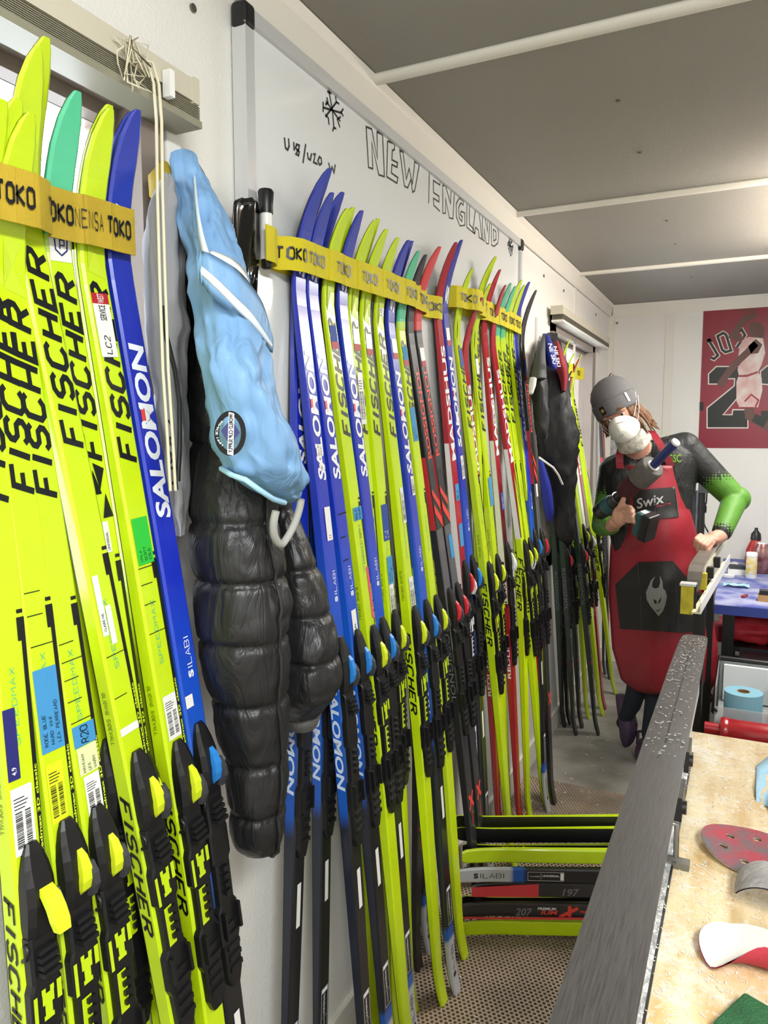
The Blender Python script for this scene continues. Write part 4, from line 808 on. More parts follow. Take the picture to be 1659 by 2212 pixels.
# far coat
t = thing('coat', 'long black and grey coat with blue shoulder hanging by the far window', 'coat', tuple(hit(1222, 1176, 0, .05)))
_, RC = cloth(t, 'coat_body', m_jkt, [(720, 1178, 1200, .02, .05), (745, 1162, 1206, .02, .09), (785, 1155, 1222, .02, .12), (817, 1152, 1226, .025, .13), (880, 1156, 1232, .03, .14), (940, 1160, 1244, .04, .15), (995, 1166, 1244, .04, .15), (1040, 1182, 1241, .05, .14), (1100, 1192, 1238, .05, .13), (1150, 1200, 1238, .06, .11), (1176, 1216, 1232, .06, .06)], n=60, seg=44, folds=((.04, 3, .4), (.05, 6, -.5), (.02, 11, .4)), wr=.02)
cloth(t, 'sleeve', m_jkt, [(740, 1160, 1172, .04, .08), (790, 1148, 1176, .05, .12), (820, 1144, 1180, .06, .13), (880, 1149, 1182, .07, .13), (930, 1155, 1181, .08, .12), (948, 1160, 1179, .08, .1)], n=30, seg=30, folds=((.03, 4, .5),), wr=.015)
m_cg = mat('coat_grey', '#57585a', .7); m_cb = mat('coat_blue', '#23309a', .7); m_cr = mat('coat_red', '#8f1c2a', .7)
cloth(t, 'shoulder_panel', m_cg, [(722, 1172, 1180, .06, .06), (760, 1159, 1178, .07, .11), (800, 1149, 1180, .075, .13), (818, 1147, 1180, .08, .13)], n=20, seg=26)
cloth(t, 'blue_panel', m_cb, [(724, 1176, 1186, .075, .06), (760, 1176, 1200, .09, .11), (790, 1182, 1203, .1, .11), (798, 1192, 1202, .11, .1)], n=16, seg=22)
cloth(t, 'red_collar', m_cr, [(738, 1198, 1206, .08, .09), (780, 1196, 1222, .09, .12), (815, 1208, 1226, .1, .12), (845, 1214, 1222, .11, .1)], n=16, seg=22)
cloth(t, 'blue_lining', m_cb, [(992, 1162, 1172, .04, .05), (1050, 1168, 1190, .05, .06), (1100, 1174, 1196, .05, .06), (1125, 1182, 1194, .05, .04)], n=16, seg=20)
mb = MB(); mb.tube([hit(px, py, 0, x) for px, py, x in ((1164, 988, .17), (1178, 998, .19), (1195, 1010, .2), (1206, 1026, .2), (1215, 1046, .19))], .004, 6); ppart(t, mb, 'reflective_piping', m_white)
mb = MB(); a, b = hit(1152, 818, 0, .2), hit(1147, 850, 0, .2); mb.tube([a, a.lerp(b, .5), b], [.012, .012, .007], 8); ppart(t, mb, 'zip_pull', m_white)
fl = fit(font2d('NE SKI', 1, .02), 44, 9); mb = MB()
mb.add([hit(1188+b+a*.25, 742+a, 0, .205) for a, b in fl[0]], fl[1]); mb.add([hit(1199+b*.8+a*.2, 748+a, 0, .212) for a, b in fl[0]], fl[1]); ppart(t, mb, 'shoulder_lettering', m_letw, False)

# ------------------------------------------------------------------ near bench
BZ = .98
m_ply = mat('plywood', '#dcc08a', .55, c2='#c9a368', vscale=7, bump=.25, bscale=60)
nt = m_ply.node_tree; bs = nt.nodes['Principled BSDF']; tc = nt.nodes['Texture Coordinate']
mp = nt.nodes.new('ShaderNodeMapping'); mp.inputs['Scale'].default_value = (9, 1.6, 1); nt.links.new(tc.outputs['Object'], mp.inputs[0])
n2 = nt.nodes.new('ShaderNodeTexNoise'); n2.inputs['Scale'].default_value = 4; n2.inputs['Detail'].default_value = 8; nt.links.new(mp.outputs[0], n2.inputs['Vector'])
r2 = nt.nodes.new('ShaderNodeValToRGB'); r2.color_ramp.elements[0].color = hx('#c6a46c'); r2.color_ramp.elements[1].color = hx('#e0cea6'); r2.color_ramp.elements[0].position = .35; r2.color_ramp.elements[1].position = .65; nt.links.new(n2.outputs[0], r2.inputs[0])
n3 = nt.nodes.new('ShaderNodeTexNoise'); n3.inputs['Scale'].default_value = 16; n3.inputs['Detail'].default_value = 12; n3.inputs['Roughness'].default_value = .75; nt.links.new(tc.outputs['Object'], n3.inputs['Vector'])
r3 = nt.nodes.new('ShaderNodeValToRGB'); r3.color_ramp.elements[0].position = .5; r3.color_ramp.elements[1].position = .72; nt.links.new(n3.outputs[0], r3.inputs[0])
mx = nt.nodes.new('ShaderNodeMix'); mx.data_type = 'RGBA'; mx.inputs[7].default_value = hx('#dedbd2'); nt.links.new(r3.outputs[0], mx.inputs[0]); nt.links.new(r2.outputs[0], mx.inputs[6]); nt.links.new(mx.outputs[2], bs.inputs['Base Color'])
prev = mx
for sc_, c_, p0_, p1_, k_ in ((85, '#f3f0e8', .55, .66, .5), (38, '#b3aea4', .62, .74, .55)):
    n4 = nt.nodes.new('ShaderNodeTexNoise'); n4.inputs['Scale'].default_value = sc_; n4.inputs['Detail'].default_value = 9; n4.inputs['Roughness'].default_value = .7; n4.inputs['Distortion'].default_value = .6; nt.links.new(tc.outputs['Object'], n4.inputs['Vector'])
    r4 = nt.nodes.new('ShaderNodeValToRGB'); r4.color_ramp.elements[0].position = p0_; r4.color_ramp.elements[1].position = p1_; r4.color_ramp.elements[1].color = (k_, k_, k_, 1); nt.links.new(n4.outputs[0], r4.inputs[0])
    m4 = nt.nodes.new('ShaderNodeMix'); m4.data_type = 'RGBA'; m4.inputs[7].default_value = hx(c_); nt.links.new(r4.outputs[0], m4.inputs[0]); nt.links.new(prev.outputs[2], m4.inputs[6]); nt.links.new(m4.outputs[2], bs.inputs['Base Color']); prev = m4
b = thing('workbench', 'plywood workbench dusted with wax shavings at lower right', 'workbench', (1.1, .6, 0))
BX0 = .757
ppart(b, MB().box((BX0, -.5, BZ-.018), (1.45, 1.405, BZ)), 'plywood_top', m_ply)
ppart(b, MB().box((BX0+.01, -.48, BZ-.07), (1.43, 1.39, BZ-.018)), 'apron_frame', mat('pine_wood', '#b98f5c', .6, var=.2, vscale=9))
for x, y in ((.80, -.4), (.80, 1.34), (1.4, -.4), (1.4, 1.34)): ppart(b, MB().box((x-.03, y-.03, 0), (x+.03, y+.03, BZ-.07)), 'leg', MATS['pine_wood'])
# ski form with clamps
fz = 1.085; fa, fb = Vector((.772, .2, 0)), Vector((.776, 1.60, 0))
f = thing('ski_form', 'aluminium waxing form clamped along the edge of the plywood bench', 'ski form', (.775, .9, BZ))
ppart(f, MB().box((.762, -.2, BZ+.03), (.786, 1.53, fz-.003)), 'beam', m_alu); ppart(f, MB().box((.758, -.2, BZ), (.789, 1.30, BZ+.005)), 'edge_rail', mat('rail_dusty', '#a9abac', .4, .6, c2='#e4e4e2', vscale=60, bump=.5, bscale=120))
ppart(f, MB().box((.789, -.2, BZ), (.7915, 1.30, BZ+.0035)), 'edge_strip', m_blk)
for y in (.35, 1.0, 1.35): ppart(f, MB().box((.765, y-.03, BZ+.005), (.784, y+.03, BZ+.031)), 'foot', m_alu)
for (px, py) in ((1472, 1722), (1487, 1625)):
    p = hit(px, py, 2, 1.03); mb = MB(); mb.box(p+Vector((-.01, -.03, -.02)), p+Vector((.003, .03, .012))); mb.cyl(p+Vector((-.004, -.02, -.004)), p+Vector((.008, -.02, -.004)), .009, n=10); ppart(f, mb, 'clamp_block', m_blk)
p = hit(1462, 1780, 2, 1.035); q = hit(1460, 1850, 2, BZ+.012)
ppart(f, MB().tube([p+Vector((-.012, .0, 0)), p, p.lerp(q, .5), q], .0035, 8), 'clamp_rod', m_screw)
ppart(f, MB().box(q+Vector((-.014, -.008, -.012)), q+Vector((.016, .008, -.004))), 'clamp_plate', m_screw)
sk_ = thing('waxed_ski', 'ski lying base up on the form in front, dark base dusted with wax', 'ski', (.775, .9, fz))
def bench_ski(parent, pts, w, th, mb_, ms_):
    R, S, Gv = [], [], []
    for k, (p, ww) in enumerate(pts):
        d = (pts[min(k+1, len(pts)-1)][0]-pts[max(k-1, 0)][0]).normalized(); sd = d.cross(Vector((0, 0, 1))).normalized(); up = sd.cross(d)
        h = ww/2; R.append([p-sd*h-up*.0018, p-sd*h, p+sd*h, p+sd*h-up*.0018]); S.append([p-sd*h-up*.002, p+sd*h-up*.002, p+sd*(h-.003)-up*th, p-sd*(h-.003)-up*th])
    ppart(parent, MB().loft(R, sm=False), 'running_base', mb_); ppart(parent, MB().loft(S, sm=False), 'body', ms_)
m_bb = mat('ski_base_waxed', '#45413e', .38, bump=.12, bscale=300, c2='#322f2d', vscale=30)
nb = m_bb.node_tree; mpn = nb.nodes.new('ShaderNodeMapping'); mpn.inputs['Scale'].default_value = (40, 1.2, 1)
tcn = nb.nodes['Texture Coordinate']; nb.links.new(tcn.outputs['Object'], mpn.inputs[0])
for nd in nb.nodes:
    if nd.type == 'TEX_NOISE': nb.links.new(mpn.outputs[0], nd.inputs['Vector'])
ZS = 1.12
ys = [.15, .4, .7, 1.0, 1.3, 1.45, 1.5, 1.54, 1.56, 1.572, 1.578]; ws = [.051, .051, .05, .0495, .049, .0485, .048, .046, .042, .036, .028]
def cxl(y): return float(np.interp(y, [.45, 1.57], [.7785, .7735]))
bench_ski(sk_, [(Vector((cxl(y), y, ZS-(.012*(max(0, y-1.3)/.28)**2) + .012*(max(0, 1.1-abs(y-.9))/1.1))), w) for y, w in zip(ys, ws)], .05, .02, m_bb, mat('ski_sidewall_cream', '#cfc4b4', .5))
def zb(y): return ZS-(.012*(max(0, y-1.3)/.28)**2) + .012*(max(0, 1.1-abs(y-.9))/1.1)
mb = MB(); mb.loft([[(cxl(y)-.0008, y, zb(y)+.0003), (cxl(y)+.0008, y, zb(y)+.0003)] for y in np.linspace(.95, 1.5, 20)], closed=False); ppart(sk_, mb, 'groove', m_letk, False)
# wax shavings
fl = MB(); rr = random.Random(9)
def flake(c, l, w):
    a = rr.uniform(0, 6.28); ca, sa = math.cos(a), math.sin(a); tz = rr.uniform(0, .4)*l
    fl.add([(c.x+ca*p-sa*q_, c.y+sa*p+ca*q_, c.z+(tz if p > 0 else 0)) for p, q_ in ((-l, -w), (l, -w), (l, w), (-l, w))], [(0, 1, 2, 3)])
for i in range(3200):
    y = rr.uniform(.45, 1.4); x = .775+abs(rr.gauss(0, .09)); 
    if rr.random() < .3: x = rr.uniform(.80, 1.15)
    if x < 1.4: flake(Vector((x, y, BZ+.0006+(.005 if x < .7915 else 0))), rr.uniform(.0004, .0024), rr.uniform(.0002, .0008))
for i in range(260):
    y = min(1.56, rr.uniform(.9, 1.9)); y = y if y < 1.55 else rr.uniform(1.2, 1.55)
    z = ZS-(.012*(max(0, y-1.3)/.28)**2)+.012*(max(0, 1.1-abs(y-.9))/1.1); flake(Vector((cxl(y)+rr.uniform(-.022, .022), y, z+.0012)), rr.uniform(.0006, .0028), rr.uniform(.0003, .0009))
tag(fl.build('wax_shavings', MATS['wax_white'], fix=False), 'fine white wax shavings on the plywood and ski', 'wax shavings', kind='stuff')
# sanding discs
m_abr = mat('abrasive_red', '#b04450', .85, bump=.4, bscale=300, c2='#6e6668', vscale=26); m_back = mat('disc_backing', '#e4dcd2', .7, var=.08, vscale=20); m_abrg = mat('abrasive_grey', '#a8a4a0', .85, bump=.5, bscale=120, var=.25, vscale=40); m_dk = mat('foam_dark', '#3c3e42', .7); m_abr2 = mat('abrasive_red_clean', '#a82c3c', .75, bump=.2, bscale=400)
def disc_tris(r, holes, n=48):
    V, E = [], []
    def poly(c, rad, k):
        o = len(V)
        for i in range(k): V.append(Vector((c[0]+rad*math.cos(2*math.pi*i/k), c[1]+rad*math.sin(2*math.pi*i/k))))
        E.extend([(o+i, o+(i+1) % k) for i in range(k)])
    poly((0, 0), r, n)
    for h in holes: poly(h[:2], h[2], 14)
    g = r/6
    for i in range(-6, 7):
        for j in range(-6, 7):
            p = (i*g, j*g)
            if math.hypot(*p) < r*.93 and all(math.hypot(p[0]-h[0], p[1]-h[1]) > h[2]*1.25 for h in holes): V.append(Vector(p))
    v, e, f, *_ = delaunay_2d_cdt(V, E, [], 0, 1e-6); out = []
    for t_ in f:
        c = sum((v[i] for i in t_), Vector((0, 0)))/3
        if c.length < r and all((c-Vector(h[:2])).length > h[2]*.98 for h in holes): out.append(tuple(t_))
    return v, out
def disc(lab, fn, r, holes, ma, mb_, name='sanding_disc', c=(0, 0, 0)):
    t = thing(name, lab, 'sanding disc', c); v, f = disc_tris(r, holes); P = [fn(p.x, p.y) for p in v]; k = len(P)
    N = [Vector((0, 0, 0)) for _ in P]
    for q in f:
        nn = (P[q[1]]-P[q[0]]).cross(P[q[2]]-P[q[0]])
        for i in q: N[i] += nn
    N = [n.normalized() if n.length else Vector((0, 0, 1)) for n in N]
    ppart(t, MB().add([p+n*.0007 for p, n in zip(P, N)], f, 0, True), 'abrasive_face', ma, False); ppart(t, MB().add([p-n*.0007 for p, n in zip(P, N)], [tuple(reversed(q)) for q in f], 0, True), 'backing_face', mb_, False)
H8 = [(.030*math.cos(a), .030*math.sin(a), .0048) for a in [math.pi/4*i for i in range(8)]]
cc = hit(1622, 1838, 2, BZ+.004)
disc('worn red sanding disc with punched holes lying flat on the plywood', lambda u, v: Vector((cc.x+u, cc.y+v, BZ+.004+.010*(max(0, -u)/.055)**2)), .058, [(.033*math.cos(a), .033*math.sin(a), .0052) for a in [.3+math.pi/3*i for i in range(6)]], m_abr, m_back, c=tuple(cc))
c2_ = hit(1618, 2085, 2, BZ+.002); Rc = .024
def curl(u, v):
    k = min(1, max(0, (u+.038)/.055)); k = k*k*(3-2*k); a = -v/.024; w = max(0, a)
    y = -v*(1-k)+k*(-.024*math.sin(w) if a > 0 else -v); y = -y if False else -abs(0)+(-1)*(-(v if a <= 0 else -.024*math.sin(w)*k+v*(1-k)))
    z = .024*(1-math.cos(min(w, 1.9)))*k if a > 0 else .10*max(0, v-.01)
    return Vector((c2_.x+.004+u+.2*y, c2_.y+.012+y-.15*u, BZ+.002+z+.5*max(0, -u-.03)))
disc('curled red sanding disc showing its white backing beside the grey one', lambda u, v: curl(u, v), .05, [], m_back, m_abr2, c=tuple(c2_))
c3 = hit(1664, 1985, 2, BZ+.0)
def curl3(u, v):
    a = u/.036; return Vector((c3.x+.036*math.sin(a), c3.y+.02+v*.55-.2*u, BZ+.002+.036*math.cos(min(abs(a), 1.5))))
disc('grey worn sanding disc arching over at the right edge of the bench', lambda u, v: curl3(u, v), .054, [], m_abrg, m_dk, c=tuple(c3))
p = hit(1640, 2200, 2, BZ); g = MB(); a_ = .35; M = Matrix.Translation(p) @ Matrix.Rotation(-.45, 4, 'Z'); g.box((-.018, -.05, 0), (.09, .008, .012), M=M)
tag(bevel(g.build('abrasive_pad', mat('pad_green', '#2c6a3c', .95, bump=1, bscale=500, var=.3, vscale=60)), .003), 'dark green scouring pad at the bottom of the bench', 'pad')
p = hit(1572, 2215, 2, BZ); g = MB(); M = Matrix.Translation(p) @ Matrix.Rotation(-.25, 4, 'Z'); g.box((-.006, -.05, 0), (.03, .002, .004), M=M); tag(g.build('wax_scraper', m_white), 'white plastic scraper next to the green pad', 'scraper')
g = MB(); G = [[hit(1634+i*12, 1645+j*22+(8-i*9 if j < 4 else 4*i), 2, BZ+.004+.006*math.sin(i*1.2+j)*(j > 1)) for i in range(6)] for j in range(5)]
g.loft(G, closed=False); o = g.build('paper_towel', mat('paper_blue', '#a9cfe2', .9, bump=.3, bscale=200)); o.modifiers.new('solid', 'SOLIDIFY').thickness = .001; tag(o, 'light blue paper towel at the right edge of the plywood', 'paper towel')

# ------------------------------------------------------------------ far form with second ski, table and shelf
f2 = thing('ski_form', 'white waxing form with yellow end bracket under the hand', 'ski form', (.72, 3.2, .75))
P0, P1 = hit(1506, 1218, 1, 2.93), hit(1548, 1164, 1, 3.55)
D2 = (P1-P0).normalized(); S2 = Vector((D2.y, -D2.x, 0)).normalized()
def f2p(l, s, z): return P0+D2*l+S2*s+Vector((0, 0, z))
def f2box(l0, l1, s0, s1, za, zb, nm, m):
    vs = [f2p(l, s, z) for z in (za, zb) for l, s in ((l0, s0), (l1, s0), (l1, s1), (l0, s1))]
    return ppart(f2, MB().add(vs, [(3, 2, 1, 0), (4, 5, 6, 7), (0, 1, 5, 4), (1, 2, 6, 5), (2, 3, 7, 6), (3, 0, 4, 7)]), nm, m)
f2box(.05, 1.1, -.012, .02, -.05, -.022, 'beam', mat('form_cream', '#d9d2b8', .5)); f2box(-.2, .8, .038, .042, -.135, -.095, 'side_rail', m_white); f2box(-.2, .8, .012, .038, -.135, -.129, 'side_rail', MATS['form_cream'])
f2box(-.16, -.13, -.03, .012, -.15, -.05, 'end_bracket', mat('bracket_yellow', '#c9b82a', .5, var=.3, vscale=30)); f2box(-.02, .0, .012, .036, -.09, -.03, 'end_bracket', MATS['bracket_yellow'])
f2box(-.165, -.125, -.034, .018, -.05, -.042, 'bracket_cap', m_alu); f2box(-.155, -.15, .012, .02, -.15, -.045, 'bracket_edge', m_blk)
for l in (.1, .32): f2box(l, l+.03, .022, .045, -.07, -.03, 'clamp_block', m_blk)
for l in (.2, .5): f2box(l, l+.05, -.03, .01, -1.05+.0, -.16, 'post', m_blk)
s2 = thing('waxed_ski', 'second ski lying base up under the person\'s hand, tip curling down', 'ski', tuple(P0))
pp = [(f2p(l, 0, z), w) for l, z, w in ((-.075, -.085, .03), (-.072, -.07, .042), (-.064, -.045, .047), (-.045, -.02, .049), (-.02, -.006, .05), (.03, .0, .05), (.2, .006, .05), (.5, .008, .05), (.9, .0, .05), (1.2, -.01, .05))]
bench_ski(s2, pp, .05, .018, mat('ski_base_waxed_grey', '#6b645d', .4, var=.25, vscale=16), MATS['ski_sidewall_cream'])
tb = thing('work_table', 'blue topped table with bottles and brushes against the end wall', 'table', (1.3, 4.3, 0))
m_tblue = mat('table_blue', '#4f5aa6', .6, c2='#a9abc8', vscale=9, bump=.15, bscale=50); m_tedge = mat('table_edge_blue', '#2a3a86', .5)
TX0, TX1, TY0, TY1, TZ = .735, 2.2, 3.66, 5.09, .75
mb = MB(); mb.box((TX0, TY0, TZ-.004), (TX1, TY1, TZ)); ppart(tb, mb, 'table_cloth_top', m_tblue); ppart(tb, MB().box((TX0, TY0, TZ-.045), (TX1, TY1, TZ-.004)), 'table_top', m_tedge)
for x, y in ((.80, 3.72), (2.1, 3.72), (.80, 5.0), (2.1, 5.0)): ppart(tb, MB().box((x-.025, y-.025, 0), (x+.025, y+.025, TZ-.045)), 'leg', m_blk)
ppart(tb, MB().box((.78, 3.75, .52), (2.1, 5.0, .54)), 'shelf', m_blk)
def tpt(px, py): return hit(px, py, 2, TZ)
t = thing('bottle', 'white capped bottle with yellow label on the blue table', 'bottle', tuple(tpt(1622, 1250))); c = tpt(1622, 1249)
ppart(t, MB().lathe(c, c+Vector((0, 0, .115)), [(0, .024), (.03, .0265), (.97, .0265), (1, .024)]), 'body', m_white); ppart(t, MB().lathe(c+Vector((0, 0, .022)), c+Vector((0, 0, .112)), [(0, .0266), (.02, .0272), (.98, .0272), (1, .0266)]), 'label', mat('label_amber', '#d9b92c', .5, c2='#d8d4c8', vscale=40)); ppart(t, MB().lathe(c+Vector((0, 0, .115)), c+Vector((0, 0, .14)), [(0, .027), (.1, .028), (.9, .028), (1, .026)]), 'cap', m_white)
t = thing('jar', 'red and silver jar behind the yellow labelled bottle', 'jar', tuple(tpt(1642, 1240))); c = tpt(1645, 1238)
ppart(t, MB().lathe(c, c+Vector((0, 0, .165)), [(0, .034), (.05, .042), (.8, .042), (.95, .034), (1, .03)]), 'body', mat('jar_metal', '#b28a86', .3, .5, c2='#6a3030', vscale=18)); ppart(t, MB().lathe(c+Vector((0, 0, .165)), c+Vector((0, 0, .172)), [(0, .03), (1, .028)]), 'lid', m_alu)
t = thing('squeeze_bottle', 'red and black squeeze bottle at the back of the blue table', 'bottle', tuple(tpt(1630, 1222))); c = tpt(1630, 1220)
ppart(t, MB().lathe(c, c+Vector((0, 0, .15)), [(0, .05), (.1, .055), (.6, .05), (1, .025)]), 'body', mat('bottle_red', '#b02828', .4)); ppart(t, MB().lathe(c+Vector((0, 0, .15)), c+Vector((0, 0, .22)), [(0, .03), (.5, .026), (.8, .01), (1, .009)]), 'spout', m_blk)
t = thing('wax_brush', 'white and grey block brush left of the bottles on the blue table', 'brush', tuple(tpt(1592, 1240))); c = tpt(1592, 1240)
ppart(t, MB().box(c+Vector((-.045, -.03, 0)), c+Vector((.045, .03, .03))), 'block', m_white); ppart(t, MB().box(c+Vector((-.04, -.026, .03)), c+Vector((.042, .026, .05))), 'bristles', m_dk)
t = thing('wax_brush', 'wooden brush with black bristles at the right edge of the blue table', 'brush', tuple(tpt(1652, 1302))); c = tpt(1655, 1298)
ppart(t, MB().box(c+Vector((-.035, -.03, 0)), c+Vector((.05, .03, .03))), 'block', MATS['pine_wood']); ppart(t, MB().box(c+Vector((-.03, -.026, .03)), c+Vector((.046, .026, .05))), 'bristles', m_blk)
c = tpt(1574, 1247); tag(MB().lathe(c, c+Vector((0, 0, .015)), [(0, .028), (.2, .03), (1, .03)]).build('wax_tin', m_white), 'round flat white tin on the blue table', 'tin')
c = tpt(1608, 1290); g = MB(); g.box((-.008, -.03, 0), (.008, .03, .012), M=Matrix.Translation(c) @ Matrix.Rotation(-.3, 4, 'Z')); bevel(tag(g.build('wax_stick', mat('wax_crimson', '#8f2630', .4)), 'small crimson wax stick near the table edge', 'wax stick'), .004)
c = tpt(1590, 1268); g = MB(); G = [[c+Vector((-.06+.024*i, -.03+.022*j, .004+.014*abs(math.sin(i*1.3+j*.9)))) for i in range(6)] for j in range(4)]; g.loft(G, closed=False); o = g.build('wipe', MATS['paper_blue']); o.modifiers.new('solid', 'SOLIDIFY').thickness = .0015; tag(o, 'crumpled light blue wipe in the middle of the blue table', 'wipe')
c = tpt(1578, 1222); g = MB(); G = [[c+Vector((-.04+.02*i, -.05+.03*j, .004+.02*abs(math.sin(i*1.7+j*1.1)))) for i in range(5)] for j in range(4)]; g.loft(G, closed=False); o = g.build('wipe', mat('paper_white', '#dfe2e4', .9)); o.modifiers.new('solid', 'SOLIDIFY').thickness = .0015; tag(o, 'crumpled whitish wipe at the left edge of the blue table', 'wipe')
# below the table
from mathutils import noise as NZ
def lump(c, r, m, nm, lab, cat, amp=.25, fr=9):
    mb = MB(); R = []
    for i in range(1, 16):
        th = math.pi*i/16; ring = []
        for k in range(28):
            a = 2*math.pi*k/28; d = Vector((math.sin(th)*math.cos(a), math.sin(th)*math.sin(a), math.cos(th))); q = Vector((d.x*r[0], d.y*r[1], d.z*r[2]))
            q *= 1+amp*(NZ.noise(d*fr*.3+Vector(c))+.5*NZ.noise(d*fr*.8)); q.z = max(q.z, -r[2]*.8); ring.append(Vector(c)+q)
        R.append(ring)
    return tag(mb.loft(R).build(nm, m), lab, cat)
c = hit(1618, 1342, 1, 3.9); lump((c.x, c.y, .60), (.15, .10, .075), mat('bag_red', '#b0202c', .6, bump=.4, bscale=30), 'bag', 'crumpled red bag on the shelf under the blue table', 'bag', .3)
c = hit(1562, 1338, 1, 3.85); tag(bevel(MB().box((c.x-.05, 3.8, .54), (c.x+.04, 3.9, .62)).build('tin', mat('tin_red', '#9c2230', .5)), .006), 'small red tin beside the red bag', 'tin')
for dx, y0, z0, z1, lab in ((0, 3.5, .42, .5, 'flat black toolbox under the blue table, nearer one'), (.02, 3.56, .5, .53, 'thin black tray on top of the flat toolbox')):
    t = thing('toolbox', lab, 'toolbox', (1.05, 3.6, z0)); ppart(t, bevel(MB().box((.83+dx, y0, z0), (1.35, y0+.25, z1)).build('x', m_blk)) and MB().box((.83+dx, y0, z0), (1.35, y0+.25, z1)), 'case', m_blk); bpy.data.objects.remove(bpy.data.objects['x'])
    ppart(t, MB().box((.95, y0-.008, z0+.02), (1.2, y0, z0+.03)), 'latch_strip', m_dk)
cart = thing('low_cart', 'low cart covered in dark grey carpet under the bench', 'cart', (1.2, 3.3, 0)); m_cpt = mat('carpet_grey', '#4a4846', .95, bump=1, bscale=90, var=.4, vscale=60)
CZ = .39; c0 = hit(1540, 1595, 2, CZ)
ppart(cart, MB().box((.80, 2.45, CZ-.02), (1.7, 3.65, CZ)), 'carpet_top', m_cpt); ppart(cart, MB().box((.82, 2.48, CZ-.06), (1.68, 3.62, CZ-.02)), 'frame', m_blk)
for x, y in ((.86, 2.52), (1.64, 2.52), (.86, 3.58), (1.64, 3.58)): ppart(cart, MB().box((x-.02, y-.02, 0), (x+.02, y+.02, CZ-.06)), 'leg', m_blk)
t = thing('storage_tub', 'clear lidless tub holding blue paper rolls under the table', 'tub', (1.1, 3.3, CZ)); m_tub = mat('tub_plastic', '#cfd6d6', .2, alpha=.35)
x0, x1, y0, y1, zt = hit(1552, 1440, 1, 3.35).x, 1.5, 3.02, 3.42, .57
for a, b_ in (((x0, y1-.004, CZ+.003), (x1, y1, zt)), ((x0, y0, CZ+.003), (x0+.004, y1, zt)), ((x1-.004, y0, CZ+.003), (x1, y1, zt)), ((x0, y0, CZ+.001), (x1, y1, CZ+.004)), ((x0, y0, CZ+.003), (x1, y0+.004, CZ+.1))): ppart(t, MB().box(a, b_), 'tub_side', m_tub)
mb = MB(); mb.tube([(x0, y0, zt-.1), (x0, y1, zt), (x1, y1, zt), (x1, y0, zt-.1)], .012, 8); ppart(t, mb, 'rim', m_blk)
ppart(t, MB().box((x0+.02, y1-.03, CZ+.01), (x0+.2, y1-.008, zt-.02)), 'paper_sheet', MATS['paper_white'])
def roll(c, r, h, lab):
    t = thing('paper_roll', lab, 'paper roll', tuple(c), 'blue paper rolls in the tub'); mb = MB(); n = 28; ci = lambda rr_, z: [c+Vector((rr_*math.cos(2*math.pi*k/n), rr_*math.sin(2*math.pi*k/n), z)) for k in range(n)]
    mb.loft([ci(r, 0), ci(r, h), ci(r*.34, h), ci(r*.34, 0)], caps=False, sm=False); ppart(t, mb, 'paper', mat('paper_roll_blue', '#7fb0c4', .9, bump=.3, bscale=300))
    mb = MB(); mb.loft([ci(r*.34, 0), ci(r*.34, h+.001), ci(r*.29, h+.001), ci(r*.29, 0)], caps=False, sm=False); ppart(t, mb, 'core', mat('cardboard', '#8a6a48', .9))
c = hit(1606, 1500, 1, 3.12); c.z = CZ+.006; roll(c, .068, .135, 'full blue paper roll standing in the clear tub'); roll(c+Vector((.165, .10, 0)), .068, .13, 'blue paper roll cut by the right edge of the photo')
t = thing('press_cylinder', 'red steel cylinder lying on the carpeted cart', 'cylinder', tuple(hit(1590, 1545, 1, 2.9))); a, b_ = hit(1562, 1522, 1, 2.93), hit(1800, 1545, 1, 2.93); b_.z = a.z = CZ+.046; m_rst = mat('steel_red', '#a01822', .3, coat=.4)
ppart(t, MB().lathe(a, b_, [(0, .04), (.02, .045), (.98, .045), (1, .04)]), 'barrel', m_rst); a2 = hit(1524, 1515, 1, 2.93); a2.z = a.z; ppart(t, MB().cyl(a2, a, .022), 'rod', m_rst); ppart(t, MB().lathe(a-Vector((.006, 0, 0)), a+Vector((.02, 0, 0)), [(0, .044), (.3, .048), (.7, .048), (1, .046)]), 'collar', m_rst)
# bench leg seen between form and cart
ppart(bpy.data.objects['workbench'], MB().box((.80, 1.34, .0), (.84, 1.39, BZ-.07)), 'leg', m_blk)

# ------------------------------------------------------------------ poster on the end wall
pt = thing('poster', 'red basketball poster with black and white lettering on the end wall', 'poster', (.85, YE, 1.43)); PY = YE-.004
def pp_(x, y, k): return hit(1490+x/6.503, 640+y/6.503, 1, PY-.0006*k)
def ppoly(nm, m, polys, k):
    mb = MB()
    for v, f in polys: mb.add([pp_(x, y, k) for x, y in v], f)
    return ppart(pt, mb, nm, m, False)
def ng(p): return p, [tuple(range(len(p)))]
a, b_ = pp_(190, 125, 0), pp_(130, 2130, 0); c = pp_(1300, 2150, 0)
ppart(pt, MB().box((.562, PY, b_.z), (1.32, PY+.003, a.z)), 'sheet', mat('poster_red', '#8e2034', .35, coat=.2, var=.1, vscale=4))
m_pk = mat('poster_black', '#1d201f', .4); m_pw = mat('poster_white', '#ded6cc', .4); m_ps = mat('poster_brown', '#6a4a44', .5); m_pp = mat('poster_pink', '#d9aaa4', .5, c2='#e6ddd6', vscale=12)
J = [(245, 640), (300, 615), (275, 630), (395, 830), (340, 880), (300, 860)]; O = [(390, 560), (470, 515), (510, 540), (580, 760), (500, 785), (455, 750), (390, 560)]; Rr = [(690, 500), (730, 470), (775, 545), (740, 600), (660, 720)]
for L in (J, O, Rr): ppoly('lettering_outline', m_pw, [ribbon(L, 62)], 1); ppoly('lettering', m_pk, [ribbon(L, 36)], 2)
